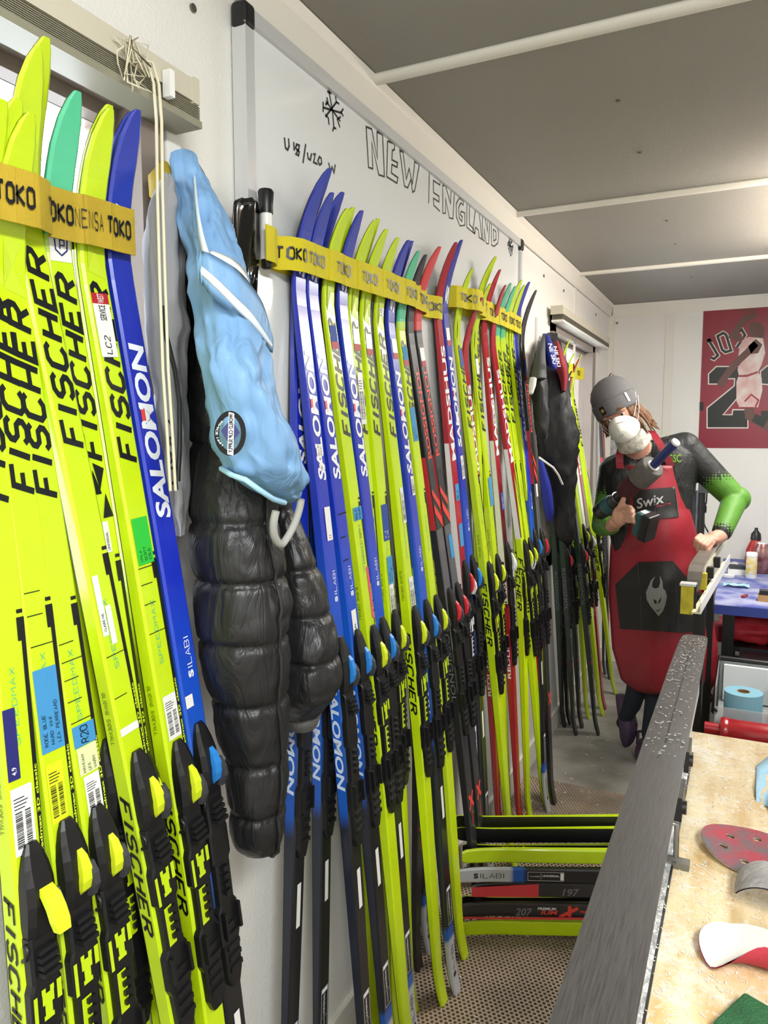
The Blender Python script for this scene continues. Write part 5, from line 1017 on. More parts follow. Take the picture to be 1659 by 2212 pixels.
two = [(272, 1225), (272, 1095), (375, 995), (760, 995), (820, 1070), (820, 1240), (455, 1670), (600, 1672), (612, 1602), (808, 1602), (808, 1840), (252, 1840), (252, 1572), (632, 1262), (640, 1150), (480, 1150), (465, 1225)]
ppoly('numeral_outline', m_pw, [ribbon(two+[two[0]], 34)], 1); ppoly('numeral', m_pk, [ng(two)], 2)
thr = [(1000, 1060), (1090, 985), (1250, 985), (1250, 1240), (1010, 1225)]; ppoly('numeral_outline', m_pw, [ribbon(thr+[thr[0]], 34)], 1); ppoly('numeral', m_pk, [ng(thr)], 2)
ppoly('numeral', m_pk, [ng([(1000, 1610), (1250, 1610), (1250, 1840), (1000, 1840)])], 1)
# plain generic player figure
ppoly('player_skin', m_ps, [ribbon([(930, 250), (760, 330), (600, 560), (760, 620)], 85), ng([(840, 380), (930, 350), (1050, 430), (1040, 600), (880, 600), (820, 500)]), ribbon([(930, 700), (720, 880), (560, 1040), (420, 1260)], 90), ribbon([(830, 1560), (840, 1680), (1020, 1780), (1250, 1900)], 130)], 3)
ppoly('player_ball', mat('poster_ball', '#7a3a34', .5), [ng([(820+115*math.cos(2*math.pi*i/24), 190+70*math.sin(2*math.pi*i/24)) for i in range(24)])], 4)
ppoly('player_top', m_pp, [ng([(740, 620), (820, 570), (1030, 590), (1060, 800), (1010, 960), (960, 1060), (690, 1120), (670, 1020), (740, 900), (680, 850), (700, 720)])], 4)
ppoly('player_shorts', m_pp, [ng([(680, 1130), (960, 1060), (1010, 1150), (1020, 1320), (960, 1560), (700, 1570), (655, 1470), (655, 1200)])], 4); ppoly('player_belt', mat('poster_belt', '#9a2a3a', .5), [ribbon([(685, 1120), (800, 1120), (955, 1065)], 26)], 5)
ppoly('player_shorts_trim', MATS['poster_belt'], [ribbon([(770, 1480), (865, 1380), (965, 1460), (920, 1560)], 22), ribbon([(700, 1565), (900, 1565)], 18)], 5)
ppoly('player_arm', m_ps, [ribbon([(930, 660), (820, 780), (700, 890), (560, 1050), (430, 1230)], 95), ng([(820, 700), (930, 600), (1020, 680), (960, 800), (860, 810)])], 6); ppoly('player_kneeband', m_pk, [ribbon([(900, 1700), (1060, 1790)], 120)], 5)
for x, y, w in ((250, 130, 58), (165, 1545, 26)): ppoly('tape_square', m_pk, [quad(x-w, y-58, x+w, y+58)], 7)
fr = thing('picture_frame', 'small black framed sheet on the end wall beside the person', 'picture', tuple(hit(1320, 985, 1, YE-.01))); a, b_ = hit(1307, 945, 1, YE-.01), hit(1345, 1000, 1, YE-.01)
ppart(fr, MB().box((a.x, YE-.014, b_.z), (b_.x, YE, a.z)), 'frame', m_blk); ppart(fr, MB().box((a.x+.014, YE-.016, b_.z+.01), (b_.x, YE-.013, a.z-.014)), 'sheet', mat('sheet_grey', '#b9bbbc', .5, c2='#8a8c90', vscale=30))
lp = thing('work_lamp', 'black stand with yellow head and thin cable beside the poster', 'lamp', tuple(Vector((hit(1512, 1200, 1, 4.6).x, 4.6, 0)))); c = hit(1513, 1060, 1, 4.6)
ppart(lp, MB().lathe((c.x, c.y, .0), (c.x, c.y, c.z), [(0, .12), (.01, .12), (.02, .035), (1, .028)]), 'pole', m_blk); ppart(lp, bevel(MB().box((c.x-.01, c.y-.035, c.z), (c.x+.055, c.y+.035, c.z+.05)).build('x', m_blk)) and MB().box((c.x-.01, c.y-.035, c.z-.01), (c.x+.055, c.y+.035, c.z+.05)), 'bracket', m_dk); bpy.data.objects.remove(bpy.data.objects['x'])
ppart(lp, MB().lathe((c.x+.03, c.y, c.z+.05), (c.x+.03, c.y, c.z+.095), [(0, .05), (.5, .045), (1, .02)]), 'head', mat('lamp_yellow', '#e0a81c', .5))
ppart(lp, MB().tube([hit(px, py, 1, 4.6) for px, py in ((1521, 1035), (1528, 1050), (1526, 1085), (1517, 1110), (1522, 1135), (1530, 1150))], .004, 6), 'cable', m_blk); ppart(lp, MB().box(hit(1523, 1100, 1, 4.6)-Vector((.008, .008, .02)), hit(1523, 1100, 1, 4.6)+Vector((.008, .008, .02))), 'cable_switch', m_blk)
# lamps of the room
for (x, y, z) in ((1.62, -.35, 2.285), (1.62, -1.75, 2.285), (1.25, 3.25, 2.2)):
    lb = {-.35: 'fluorescent ceiling fixture above the plywood bench', -1.75: 'fluorescent ceiling fixture behind the viewer', 3.25: 'fluorescent ceiling fixture on the far bench side'}[y]
    t = thing('ceiling_lamp', lb, 'lamp', (x, y, z)); mb = MB(); mb.box((x-.16, y-.63, z+.004), (x+.16, y+.63, z+.012)); ppart(t, mb, 'reflector', m_white)
    if z > 2.25: ppart(t, MB().box((x-.14, y-.6, z+.012), (x+.14, y+.6, H)), 'housing', m_white)
    else:
        for s in (-1, 1): ppart(t, MB().cyl((x, y+s*.5, z+.012), (x, y+s*.5, H), .006, n=8), 'hanger', m_screw)
        for s in (-.06, .06): ppart(t, MB().cyl((x+s, y-.58, z+.035), (x+s, y+.58, z+.035), .014, n=12), 'tube', mat('tube_lit', '#ffe6c8', .5, emit=22))
# ------------------------------------------------------------------ the person
def blob(prims, voxel, smooth=6):
    bm = bmesh.new()
    def ell(c, r, M=None):
        T = Matrix.Translation(c) @ (M if M is not None else Matrix.Identity(4)) @ Matrix.Diagonal((r[0], r[1], r[2], 1)); bmesh.ops.create_icosphere(bm, subdivisions=3, radius=1, matrix=T)
    for p in prims:
        if p[0] == 'e': ell(p[2], p[3], p[4] if len(p) > 4 else None)
        else:
            _, _, a, b, ra, rb = p; d = b-a; L = max(d.length, 1e-4); q = d.to_track_quat('Z', 'Y').to_matrix().to_4x4()
            bmesh.ops.create_cone(bm, cap_ends=True, segments=20, radius1=ra, radius2=rb, depth=L, matrix=Matrix.Translation((a+b)/2) @ q); ell(a, (ra, ra, ra)); ell(b, (rb, rb, rb))
    me = bpy.data.meshes.new('tmp'); bm.to_mesh(me); bm.free(); o = link('tmp', me)
    m = o.modifiers.new('r', 'REMESH'); m.mode = 'VOXEL'; m.voxel_size = voxel; m.use_smooth_shade = True
    m = o.modifiers.new('s', 'SMOOTH'); m.factor = .5; m.iterations = smooth
    bpy.context.view_layer.update(); r = bpy.data.meshes.new_from_object(o.evaluated_get(bpy.context.evaluated_depsgraph_get())); bpy.data.objects.remove(o); return r
def prim_dist(P, p):
    if p[0] == 'e':
        M = p[4] if len(p) > 4 else Matrix.Identity(4); A = np.array(M.to_3x3().inverted()); q = (P-np.array(p[2]))@A.T/np.array(p[3]); return (np.linalg.norm(q, axis=1)-1)*min(p[3])
    _, _, a, b, ra, rb = p; a, b = np.array(a), np.array(b); d = b-a; t = np.clip(((P-a)@d)/(d@d), 0, 1); return np.linalg.norm(P-(a+t[:, None]*d), axis=1)-(ra+(rb-ra)*t)
def V(px, py, y): return hit(px, py, 1, y)
def cap(k, a, b, ra, rb): return ('c', k, a, b, ra, rb)
def el(k, c, r, M=None): return ('e', k, c, r, M) if M is not None else ('e', k, c, r)
YP = 3.45
# viewing frame at the person: right, towards viewer
vv = Vector((V(1400, 1100, YP)-Vector(CAM)).to_tuple()); vv.z = 0; vv.normalize(); RT = Vector((vv.y, -vv.x, 0)); FW = -vv
hc = V(1342, 902, 3.36); tlt = .5
UPH = (Vector((0, 0, 1))*math.cos(tlt)-RT*math.sin(tlt)).normalized(); RTH = (RT*math.cos(tlt)+Vector((0, 0, 1))*math.sin(tlt)).normalized(); FWH = FW
# head frame: columns right, forward, up ; the head looks at the viewer, tipped to its right
FWH = (FW*.96-RT*.18+Vector((0, 0, -.12))).normalized(); RTH = (RTH-FWH*RTH.dot(FWH)).normalized(); UPH = FWH.cross(RTH)*-1
if UPH.z < 0: UPH = -UPH
HM = Matrix(((RTH.x, FWH.x, UPH.x, 0), (RTH.y, FWH.y, UPH.y, 0), (RTH.z, FWH.z, UPH.z, 0), (0, 0, 0, 1)))
def hd(x, y, z): return hc+RTH*x+FWH*y+UPH*z
nk = V(1388, 992, 3.48); shL, shR = V(1326, 1016, 3.46), V(1478, 968, 3.52); chest = V(1402, 1060, 3.49); belly = V(1408, 1190, 3.50); hip = V(1418, 1300, 3.52)
elL, wrL = V(1302, 1135, 3.50), V(1322, 1136, 3.27); elR, wrR = V(1588, 1078, 3.56), V(1556, 1158, 3.36)
kL, aL = V(1392, 1420, 3.48), V(1366, 1522, 3.62); kR, aR = V(1430, 1430, 3.56), V(1406, 1585, 3.56)
SK, JK, SG, PN = 0, 1, 2, 3
P_ = [el(SK, hd(0, -.012, .03), (.074, .093, .105), HM), el(SK, hd(0, .022, -.045), (.056, .066, .07), HM), el(SK, hd(0, .05, -.085), (.03, .03, .026), HM), el(SK, hd(0, .098, -.018), (.013, .02, .028), HM), el(SK, hd(-.03, .072, .028), (.026, .02, .012), HM), el(SK, hd(.03, .072, .028), (.026, .02, .012), HM), el(SK, hd(.074, -.005, -.01), (.011, .02, .03), HM), el(SK, hd(-.074, -.005, -.01), (.011, .02, .03), HM),
      cap(SK, hd(0, -.02, -.06), nk, .056, .06),
      cap(JK, nk, chest, .075, .13), cap(JK, nk.lerp(shL, .3), shL, .07, .066), cap(JK, nk.lerp(shR, .3), shR, .072, .07), cap(JK, shL.lerp(chest, .35), belly+RT*-.06, .10, .11), cap(JK, shR.lerp(chest, .35), belly+RT*.055, .105, .11), cap(JK, chest, belly, .125, .13), cap(JK, belly, hip, .13, .14), cap(JK, hip-RT*.06, hip+RT*.06, .125, .125),
      cap(JK, shL, elL, .064, .05), cap(SG, elL, elL.lerp(wrL, .85), .05, .040), cap(JK, shR, elR, .068, .053), cap(SG, elR, elR.lerp(wrR, .88), .053, .040), el(JK, elR+Vector((.008, 0, 0)), (.055, .055, .055)),
      cap(PN, hip-RT*.07, kL, .085, .056), cap(PN, kL, aL, .056, .04), cap(PN, aL, V(1345, 1562, 3.672), .038, .03), cap(PN, hip+RT*.06, kR, .085, .056), cap(PN, kR, aR, .056, .042)]
# hand on the drill grip
gr = V(1352, 1106, 3.17)
P_ += [cap(SK, wrL, V(1332, 1126, 3.20), .027, .03), el(SK, V(1340, 1114, 3.17), (.034, .022, .043))]
for i, (dx, dy) in enumerate(((0, 0), (3, 11), (6, 22), (8, 31))):
    a, b_, c, d = V(1345+dx, 1094+dy, 3.155), V(1361+dx, 1096+dy, 3.115), V(1368+dx, 1103+dy, 3.14), V(1362+dx, 1107+dy, 3.175)
    r = (.0096, .0098, .0094, .0082)[i]; P_ += [cap(SK, a, b_, r+.001, r), cap(SK, b_, c, r, r-.001), cap(SK, c, d, r-.001, r-.002)]
P_ += [cap(SK, V(1334, 1106, 3.17), V(1341, 1092, 3.14), .014, .0125), cap(SK, V(1341, 1092, 3.14), V(1347, 1078, 3.13), .0125, .0105)]
# hand resting on the ski
P_ += [cap(SK, wrR, V(1543, 1163, 3.33), .028, .03), el(SK, V(1530, 1165, 3.29), (.042, .03, .02))]
for i, (ex, ey) in enumerate(((1501, 1180), (1507, 1189), (1515, 1195), (1524, 1198))):
    kx, ky = 1513+7.5*i, 1157+4.*i; a = V(kx, ky, 3.265-.006*i); b_ = V((ex+kx)/2-4, (ey+ky)/2-4, 3.225-.008*i); c = V(ex, ey, 3.23-.008*i); r = (.0092, .0096, .0092, .008)[i]
    P_ += [cap(SK, a, b_, r+.002, r), cap(SK, b_, c, r, r-.0015)]
P_ += [cap(SK, V(1538, 1172, 3.27), V(1530, 1186, 3.22), .0125, .0105), cap(SK, V(1530, 1186, 3.22), V(1526, 1196, 3.2), .0105, .009)]
base = Vector((hip.x, hip.y, 0))
me = blob(P_, .0045, 2)
C = np.array([tuple(p.center) for p in me.polygons]); D = np.stack([prim_dist(C, p) for p in P_]); kind = np.array([p[1] for p in P_])[np.argmin(D, 0)]
m_skin = mat('skin', '#c99680', .55, bump=.05, bscale=150, var=.06, vscale=20); m_jack = mat('jacket_dark', '#18191a', .58, bump=.8, bscale=1, detail=4); wrinkle(m_jack, (14, 14, 9), .02)
# sleeve: black with green halftone around the elbow
m_slv = bpy.data.materials.new('sleeve_green'); m_slv.use_nodes = True; nt = m_slv.node_tree; bs = nt.nodes['Principled BSDF']; bs.inputs['Roughness'].default_value = .6
tc = nt.nodes.new('ShaderNodeTexCoord'); vo = nt.nodes.new('ShaderNodeTexVoronoi'); vo.inputs['Scale'].default_value = 85; vo.inputs['Randomness'].default_value = .0; nt.links.new(tc.outputs['Object'], vo.inputs['Vector'])
def dist_node(p):
    n = nt.nodes.new('ShaderNodeVectorMath'); n.operation = 'DISTANCE'; n.inputs[1].default_value = tuple(p-base); nt.links.new(tc.outputs['Object'], n.inputs[0]); return n
d1, d2 = dist_node(elR.lerp(wrR, .3)), dist_node(elL.lerp(wrL, .4)); mn_ = nt.nodes.new('ShaderNodeMath'); mn_.operation = 'MINIMUM'; nt.links.new(d1.outputs['Value'], mn_.inputs[0]); nt.links.new(d2.outputs['Value'], mn_.inputs[1])
mr = nt.nodes.new('ShaderNodeMapRange'); mr.inputs[1].default_value = .05; mr.inputs[2].default_value = .2; mr.inputs[3].default_value = 1.15; mr.inputs[4].default_value = -.05; nt.links.new(mn_.outputs[0], mr.inputs[0])
mu = nt.nodes.new('ShaderNodeMath'); mu.operation = 'MULTIPLY'; mu.inputs[1].default_value = .75; nt.links.new(vo.outputs['Distance'], mu.inputs[0])
gt = nt.nodes.new('ShaderNodeMath'); gt.operation = 'GREATER_THAN'; nt.links.new(mr.outputs[0], gt.inputs[0]); nt.links.new(mu.outputs[0], gt.inputs[1])
mxx = nt.nodes.new('ShaderNodeMix'); mxx.data_type = 'RGBA'; mxx.inputs[6].default_value = hx('#18191a'); mxx.inputs[7].default_value = hx('#4f8226'); nt.links.new(gt.outputs[0], mxx.inputs[0]); nt.links.new(mxx.outputs[2], bs.inputs['Base Color'])
nz = nt.nodes.new('ShaderNodeTexNoise'); nz.inputs['Scale'].default_value = 24; nt.links.new(tc.outputs['Object'], nz.inputs['Vector']); bp_ = nt.nodes.new('ShaderNodeBump'); bp_.inputs['Strength'].default_value = .6; bp_.inputs['Distance'].default_value = .006; nt.links.new(nz.outputs[0], bp_.inputs['Height']); nt.links.new(bp_.outputs[0], bs.inputs['Normal'])
me.materials.clear()
for m in (m_skin, m_jack, m_slv, mat('trousers_navy', '#1c222c', .8, bump=.3, bscale=40)): me.materials.append(m)
# jacket arms use the sleeve cloth too, so the print can run over the elbow
arm = np.isin(np.argmin(D, 0), [i for i, p in enumerate(P_) if p[1] == JK and p[0] == 'c' and (p[2] - shR).length < 1e-6 and (p[3]-elR).length < 1e-6 or (p[0] == 'e' and p[1] == JK) or (p[0] == 'c' and p[1] == JK and (p[3]-elL).length < 1e-6)])
kind = np.where(arm, SG, kind); me.polygons.foreach_set('material_index', kind.astype(np.int32)); me.polygons.foreach_set('use_smooth', [True]*len(me.polygons))
me.transform(Matrix.Translation(-base))
per = thing('person', 'person in red apron, grey beanie and white mask leaning on the form with a drill', 'person', tuple(base))
me.name = 'body'; link('body', me, per)
def pt_(mb, nm, m, fix=True): return ppart(per, mb, nm, m, fix)
# eyes, brows
for s in (-1, 1):
    c = hd(s*.031, .078, .008); mb = MB(); mb.lathe(c-UPH*.0, c+FWH*.012, [(0, .0085), (.5, .008), (.85, .0055), (1, .002)], 14); e = pt_(mb, 'eye', mat('eye_white', '#a89e98', .2))
    mb = MB(); mb.lathe(c+FWH*.008, c+FWH*.0135, [(0, .0058), (1, .004)], 12); pt_(mb, 'iris', mat('iris_dark', '#2a241e', .2))
    mb = MB(); mb.tube([hd(s*.012, .092, .030), hd(s*.03, .096, .036), hd(s*.052, .082, .030)], [.004, .005, .002], 6); pt_(mb, 'eyebrow', mat('hair_brown', '#7a5334', .7, var=.3, vscale=40, bump=.4, bscale=200))
# beanie
def ringh(z, rx, ry, dy=0., n=36, amp=0., dx=0.): return [hd(dx+rx*math.cos(2*math.pi*k/n)*(1+amp*math.sin(9*2*math.pi*k/n)), dy+ry*math.sin(2*math.pi*k/n)*(1+amp*math.sin(9*2*math.pi*k/n)), z-.020*math.sin(2*math.pi*k/n)*0) for k in range(n)]
m_bean = mat('beanie_grey', '#6b696b', .95, bump=.5, bscale=260, var=.1, vscale=12)
bz = lambda z: z+.038
bn = [ringh(bz(z), rx, ry, dy) for z, rx, ry, dy in ((.0, .086, .105, -.012), (.05, .090, .108, -.016), (.085, .086, .103, -.024), (.115, .072, .088, -.034), (.135, .052, .064, -.042), (.146, .026, .034, -.048), (.149, .004, .006, -.05))]
pt_(MB().loft(bn), 'beanie', m_bean)
cf = [ringh(bz(z), rx, ry, dy, amp=.004) for z, rx, ry, dy in ((-.012, .082, .102, -.012), (-.014, .09, .110, -.012), (.0, .0945, .114, -.013), (.04, .0955, .115, -.015), (.052, .093, .112, -.016), (.05, .086, .105, -.016))]
pt_(MB().loft(cf, caps=False), 'beanie_cuff', m_bean)
def cuffp(a, z, e=.002): return hd((.0955+e)*math.cos(a), -.014+(.115+e)*math.sin(a), bz(z))
mb = MB(); mb.add([cuffp(1.78+.22*(i % 2), .004+.034*(i//2)) for i in range(4)], [(0, 1, 3, 2)]); pt_(mb, 'beanie_patch', m_letk, False)
mb = MB(); mb.add([cuffp(1.84+.09*math.cos(a)*.8+.05, .021+.009*math.sin(a), .003) for a in [2*math.pi*i/12 for i in range(12)]], [tuple(range(12))]); pt_(mb, 'patch_emblem', mat('emblem_gold', '#a89a3a', .5), False)
mb = MB(); mb.add([cuffp(.62+.1*(i % 2), .006+.04*(i//2)) for i in range(4)], [(0, 1, 3, 2)]); pt_(mb, 'beanie_label', m_white, False)
# hair
rr = random.Random(4); mb = MB()
for k in range(46):
    a = rr.uniform(-.5, .95) if k > 12 else rr.uniform(2.5, 3.3); x, y = .079*math.cos(a), -.02+.088*math.sin(a); s = 1 if x > 0 else -1; L = rr.uniform(.07, .125) if s > 0 else rr.uniform(.03, .05)
    p = [hd(x, y, .045), hd(x*1.08, y*.95, .0), hd(x*1.14+rr.uniform(-.006, .01), y-.01, -L*.5), hd(x*1.1+rr.uniform(-.012, .02)*s, y-.02+rr.uniform(-.015, .015), -L)]
    mb.tube([Vector(q_) for q_ in catmull([tuple(q_) for q_ in p], 8)], [.007, .008, .008, .008, .007, .006, .004, .001], 6)
pt_(mb, 'hair', MATS['hair_brown'])
# mask: shaped cup with fold
mk = []; n = 30
prof = [(.0, 1.0, 0), (.35, .97, .012), (.65, .82, .03), (.85, .55, .043), (.97, .25, .050), (1.0, .03, .052)]
for t_, k, out in prof:
    ring = []
    for i in range(n):
        a = 2*math.pi*i/n; x = .066*k*math.cos(a)*(1-.12*math.sin(a)); z = -.045+k*(.056 if math.sin(a) > 0 else .058)*math.sin(a)
        yb = .108-(abs(x)/.066)**2*.052-(.012 if z < -.07 else 0)*k+(.02*max(0, 1-abs(x)/.03) if z > -.02 else 0)*k*.6
        ring.append(hd(x, min(yb, .125)+out*.62-.012, z))
    mk.append(ring)
m_mask = mat('mask_white', '#e6e4dc', .8, bump=.15, bscale=200); pt_(MB().loft(mk), 'face_mask', m_mask)
mb = MB(); mb.tube([hd(-.05, .078, -.03), hd(-.026, .118, -.018), hd(0, .134, -.012), hd(.026, .118, -.018), hd(.05, .078, -.03)], .003, 6); pt_(mb, 'mask_fold', m_mask)
fl = fit(font2d('3M', 1, .02), .02, .009); mb = MB(); mb.add([hd(a-.01, .146, -.068+b) for a, b in fl[0]], fl[1]); pt_(mb, 'mask_print', mat('print_grey', '#a6a6aa', .5), False)
for s in (1, -1):
    for k, (z0_, z1_) in enumerate(((-.02, .05), (-.05, .03))):
        mb = MB(); mb.tube([hd(s*.062, .055, z0_), hd(s*.088, .02, (z0_+z1_)/2+.01), hd(s*.098, -.02, z1_+.02)], .0016, 5); pt_(mb, 'mask_strap', m_white)
# neck gaiter
ax = (nk-hd(0, -.01, -.07)).normalized(); u = RT-ax*RT.dot(ax); u.normalize(); w = ax.cross(u); R = []
for t_, r in ((-.03, .062), (-.015, .068), (.01, .07), (.03, .072), (.042, .074), (.046, .068)):
    c = hd(0, .004, -.085)+ax*t_; R.append([c+(u*math.cos(a)*r*1.0+w*math.sin(a)*r)*(1+.03*math.sin(5*a+t_*60)) for a in [2*math.pi*k/32 for k in range(32)]])
pt_(MB().loft(R), 'neck_gaiter', mat('gaiter_cream', '#d8d3c6', .9, c2='#a8a398', vscale=45, bump=.2, bscale=150))
# apron
AR = [(1005, 1337, 1454), (1060, 1333, 1473), (1110, 1330, 1494), (1180, 1318, 1513), (1280, 1314, 1532), (1400, 1322, 1551), (1470, 1342, 1549), (1492, 1372, 1535), (1500, 1400, 1500)]
def ap_w(py): return float(np.interp(py, [r[0] for r in AR], [r[1] for r in AR])), float(np.interp(py, [r[0] for r in AR], [r[2] for r in AR]))
def ap_y(px, py):
    a, b_ = ap_w(py); t_ = (px-(a+b_)/2)/((b_-a)/2+1e-6)
    yc = float(np.interp(py, [1000, 1060, 1120, 1200, 1300, 1420, 1500], [3.365, 3.345, 3.335, 3.34, 3.35, 3.36, 3.37]))
    return yc+.13*abs(t_)**2.2*float(np.interp(py, [1005, 1100, 1500], [.35, .9, 1.0]))+.008*math.sin(px*.06+py*.01)*float(np.interp(py, [1100, 1400], [.3, 1]))+.006*math.sin(py*.05+px*.02)*(1 if 1090 < py < 1260 else .2)
def ap(px, py, e=0.): return V(px, py, ap_y(px, py)-e)
m_apr = mat('apron_red', '#931d2c', .5, bump=.25, bscale=30, var=.12, vscale=6)
G = []
for i in range(61):
    py = 1005+(1500-1005)*i/60; a, b_ = ap_w(py); G.append([ap(a+(b_-a)*k/28, py) for k in range(29)])
n_ = 29; mb = MB(); mb.loft(G, closed=False); o = pt_(mb, 'apron', m_apr); o.modifiers.new('solid', 'SOLIDIFY').thickness = .004
def patch(poly, nm, m, e, holes=(), step=9):
    Vv = [Vector(p) for p in poly]; E = [(i, (i+1) % len(poly)) for i in range(len(poly))]
    dn, De = [], []
    for i in range(len(poly)):
        a, b_ = Vector(poly[i]), Vector(poly[(i+1) % len(poly)]); k = max(1, int((b_-a).length/step))
        for j in range(k): dn.append(a.lerp(b_, j/k))
    nb_ = len(dn); Vv = dn; E = [(i, (i+1) % nb_) for i in range(nb_)]
    for h in holes:
        o_ = len(Vv); Vv = Vv+[Vector(p) for p in h]; E += [(o_+i, o_+(i+1) % len(h)) for i in range(len(h))]
    xs = [p.x for p in dn]; ys_ = [p.y for p in dn]; x = min(xs)
    while x < max(xs):
        y = min(ys_)
        while y < max(ys_): Vv = Vv+[Vector((x+.37, y+.21))]; y += step
        x += step
    v, e_, f, *_ = delaunay_2d_cdt(Vv, E, [], 0, 1e-5)
    def ins(p, pg):
        c = False
        for i in range(len(pg)):
            x1, y1 = pg[i]; x2, y2 = pg[i-1]
            if (y1 > p.y) != (y2 > p.y) and p.x < (x2-x1)*(p.y-y1)/(y2-y1)+x1: c = not c
        return c
    out = []
    for t_ in f:
        c = sum((v[i] for i in t_), Vector((0, 0)))/3
        if ins(c, poly) and not any(ins(c, h) for h in holes): out.append(tuple(t_))
    mb = MB(); mb.add([ap(p.x, p.y, e) for p in v], out, 0, True); return pt_(mb, nm, m, False)
m_leat = mat('apron_leather_black', '#1d1c1d', .5, bump=.3, bscale=60, var=.3, vscale=10)
def c3(x, y): return (1100+x/2.968, 1200+y/2.968)
def c7(x, y): return (1100+x/2.968, 640+y/2.968)
patch([c3(680, 185), c3(830, 42), c3(1050, 35), c3(1160, 165), c3(1195, 180), c3(1180, 490), c3(1110, 495), c3(710, 470)], 'apron_pocket', m_leat, .006)
patch([c7(790, 1245), c7(1065, 1222), c7(1090, 1415), c7(800, 1440)], 'chest_pocket', m_leat, .006)
def apl(lines, w, nm, m, e): 
    mb = MB()
    for L in lines: v, f = ribbon(L, w); mb.add([ap(x, y, e) for x, y in v], f)
    return pt_(mb, nm, m, False)
m_st = mat('stitching_grey', '#4c4b4b', .7)
for L_ in ([c3(825, 45), c3(830, 150), c3(845, 300), c3(850, 478)], [c3(1050, 40), c3(1068, 200), c3(1080, 350), c3(1085, 490)], [c7(930, 1235), c7(940, 1430)], [c7(1065, 1228), c7(1088, 1412)]): apl([L_], 1.0, 'stitching', m_st, .0075)
dv = [c3(*p) for p in ((945, 130), (925, 140), (903, 185), (882, 235), (878, 275), (898, 320), (925, 350), (958, 390), (985, 355), (1000, 315), (1012, 270), (1005, 232), (990, 215), (985, 180), (965, 135), (972, 165), (965, 200), (940, 212), (915, 195), (908, 205), (925, 160))]
dv = [c3(*p) for p in ((965, 130), (982, 165), (986, 210), (1000, 225), (1012, 262), (1000, 318), (985, 355), (958, 390), (930, 355), (905, 325), (882, 285), (876, 235), (890, 205), (908, 160), (938, 132), (920, 165), (916, 200), (935, 212), (958, 205), (968, 175))]
patch(dv, 'devil_emblem', mat('emblem_silver', '#8b8b8c', .4, .3), .0085, holes=[[c3(*p) for p in h] for h in (((925, 278), (945, 290), (945, 312), (930, 305)), ((955, 298), (975, 262), (972, 292), (957, 312)), ((935, 345), (952, 362), (980, 335), (953, 352)))], step=4)
def aptext(fl, x0, y0, ang, nm, m, e=.009):
    ca, sa = math.cos(ang), math.sin(ang); mb = MB(); mb.add([ap(x0+a*ca+b*sa, y0+a*sa-b*ca, e) for a, b in fl[0]], fl[1]); pt_(mb, nm, m, False)
aptext(fit(font2d('Swix', 1, .015, .2), 62, 22), 1374, 1089, -.23, 'apron_lettering', mat('lettering_silver', '#b4b4b4', .4)); aptext(fit(font2d('Racing', 1, .0, .2), 32, 8), 1418, 1094, -.2, 'apron_lettering', mat('lettering_crimson', '#c03a50', .5))
for P in ([(1340, 1012, 3.365), (1338, 990, 3.36), (1342, 968, 3.38), (1352, 950, 3.42)], [(1449, 1006, 3.37), (1436, 978, 3.365), (1420, 950, 3.385), (1406, 930, 3.44)]):
    R = []
    for px, py, y in catmull(P, 10):
        c = V(px, py, y); R.append([c-RT*.016, c-RT*.016+FW*.003, c+RT*.016+FW*.003, c+RT*.016])
    pt_(MB().loft(R, sm=False), 'neck_strap', m_apr)
fl = fit(font2d('GSC', 1, .02), 30, 17); mb = MB()
mb.add([V(1442+a, 990-b, 3.385+.0*a) for a, b in fl[0]], fl[1]); pt_(mb, 'jacket_lettering', mat('lettering_green', '#8fbf3a', .5), False)
mb = MB(); mb.tube([V(1392, 990, 3.40), V(1388, 1005, 3.37)], .004, 6); pt_(mb, 'zip', m_blk)
# ring
mb = MB(); c = V(1516, 1176, 3.235); mb.cyl(c-RT*.003, c+RT*.003, .0135, n=12); pt_(mb, 'finger_ring', m_alu)
# clogs
m_clog = mat('clog_purple', '#4a3450', .6, var=.15, vscale=20)
def clog(heel, toe, up, nm='clog'):
    d = (toe-heel); L = d.length; d.normalize(); up = (up-d*up.dot(d)).normalized(); sd = d.cross(up); R = []
    for t_, hw, h0, h1 in ((-.03, .012, .0, .03), (0, .036, 0, .055), (.12, .043, 0, .06), (.3, .042, 0, .055), (.42, .047, 0, .075), (.6, .054, 0, .078), (.8, .054, 0, .064), (.93, .042, .004, .046), (1.0, .022, .008, .03), (1.02, .004, .012, .018)):
        c = heel+d*(L*t_); ring = []
        for k in range(20):
            a = 2*math.pi*k/20; x = math.copysign(abs(math.cos(a))**.75, math.cos(a))*hw; z = (h0+h1)/2+math.copysign(abs(math.sin(a))**.7, math.sin(a))*(h1-h0)/2; ring.append(c+sd*x+up*z)
        R.append(ring)
    o = pt_(MB().loft(R), nm, m_clog)
    mb = MB(); mb.tube([heel+d*(L*.4)-sd*.044+up*.05, heel+d*(L*.1)-sd*.046+up*.085, heel-d*.012+up*.085, heel+d*(L*.1)+sd*.046+up*.085, heel+d*(L*.4)+sd*.044+up*.05], .008, 8); pt_(mb, 'heel_strap', m_clog)
    mb = MB()
    for i in range(3):
        for s in (-1, 0, 1):
            c = heel+d*(L*(.58+.12*i))+sd*s*.028+up*(.079-.012*abs(s)-.008*i); mb.cyl(c-up*.004, c+up*.0012, .006, n=10)
    o = pt_(mb, 'vent_holes', m_letk); o['kind'] = 'stuff'
hL, tL = V(1332, 1502, 3.70), V(1346, 1612, 3.66); clog(hL+Vector((0, 0, .0)), tL, RT*1.0+FW*.35)
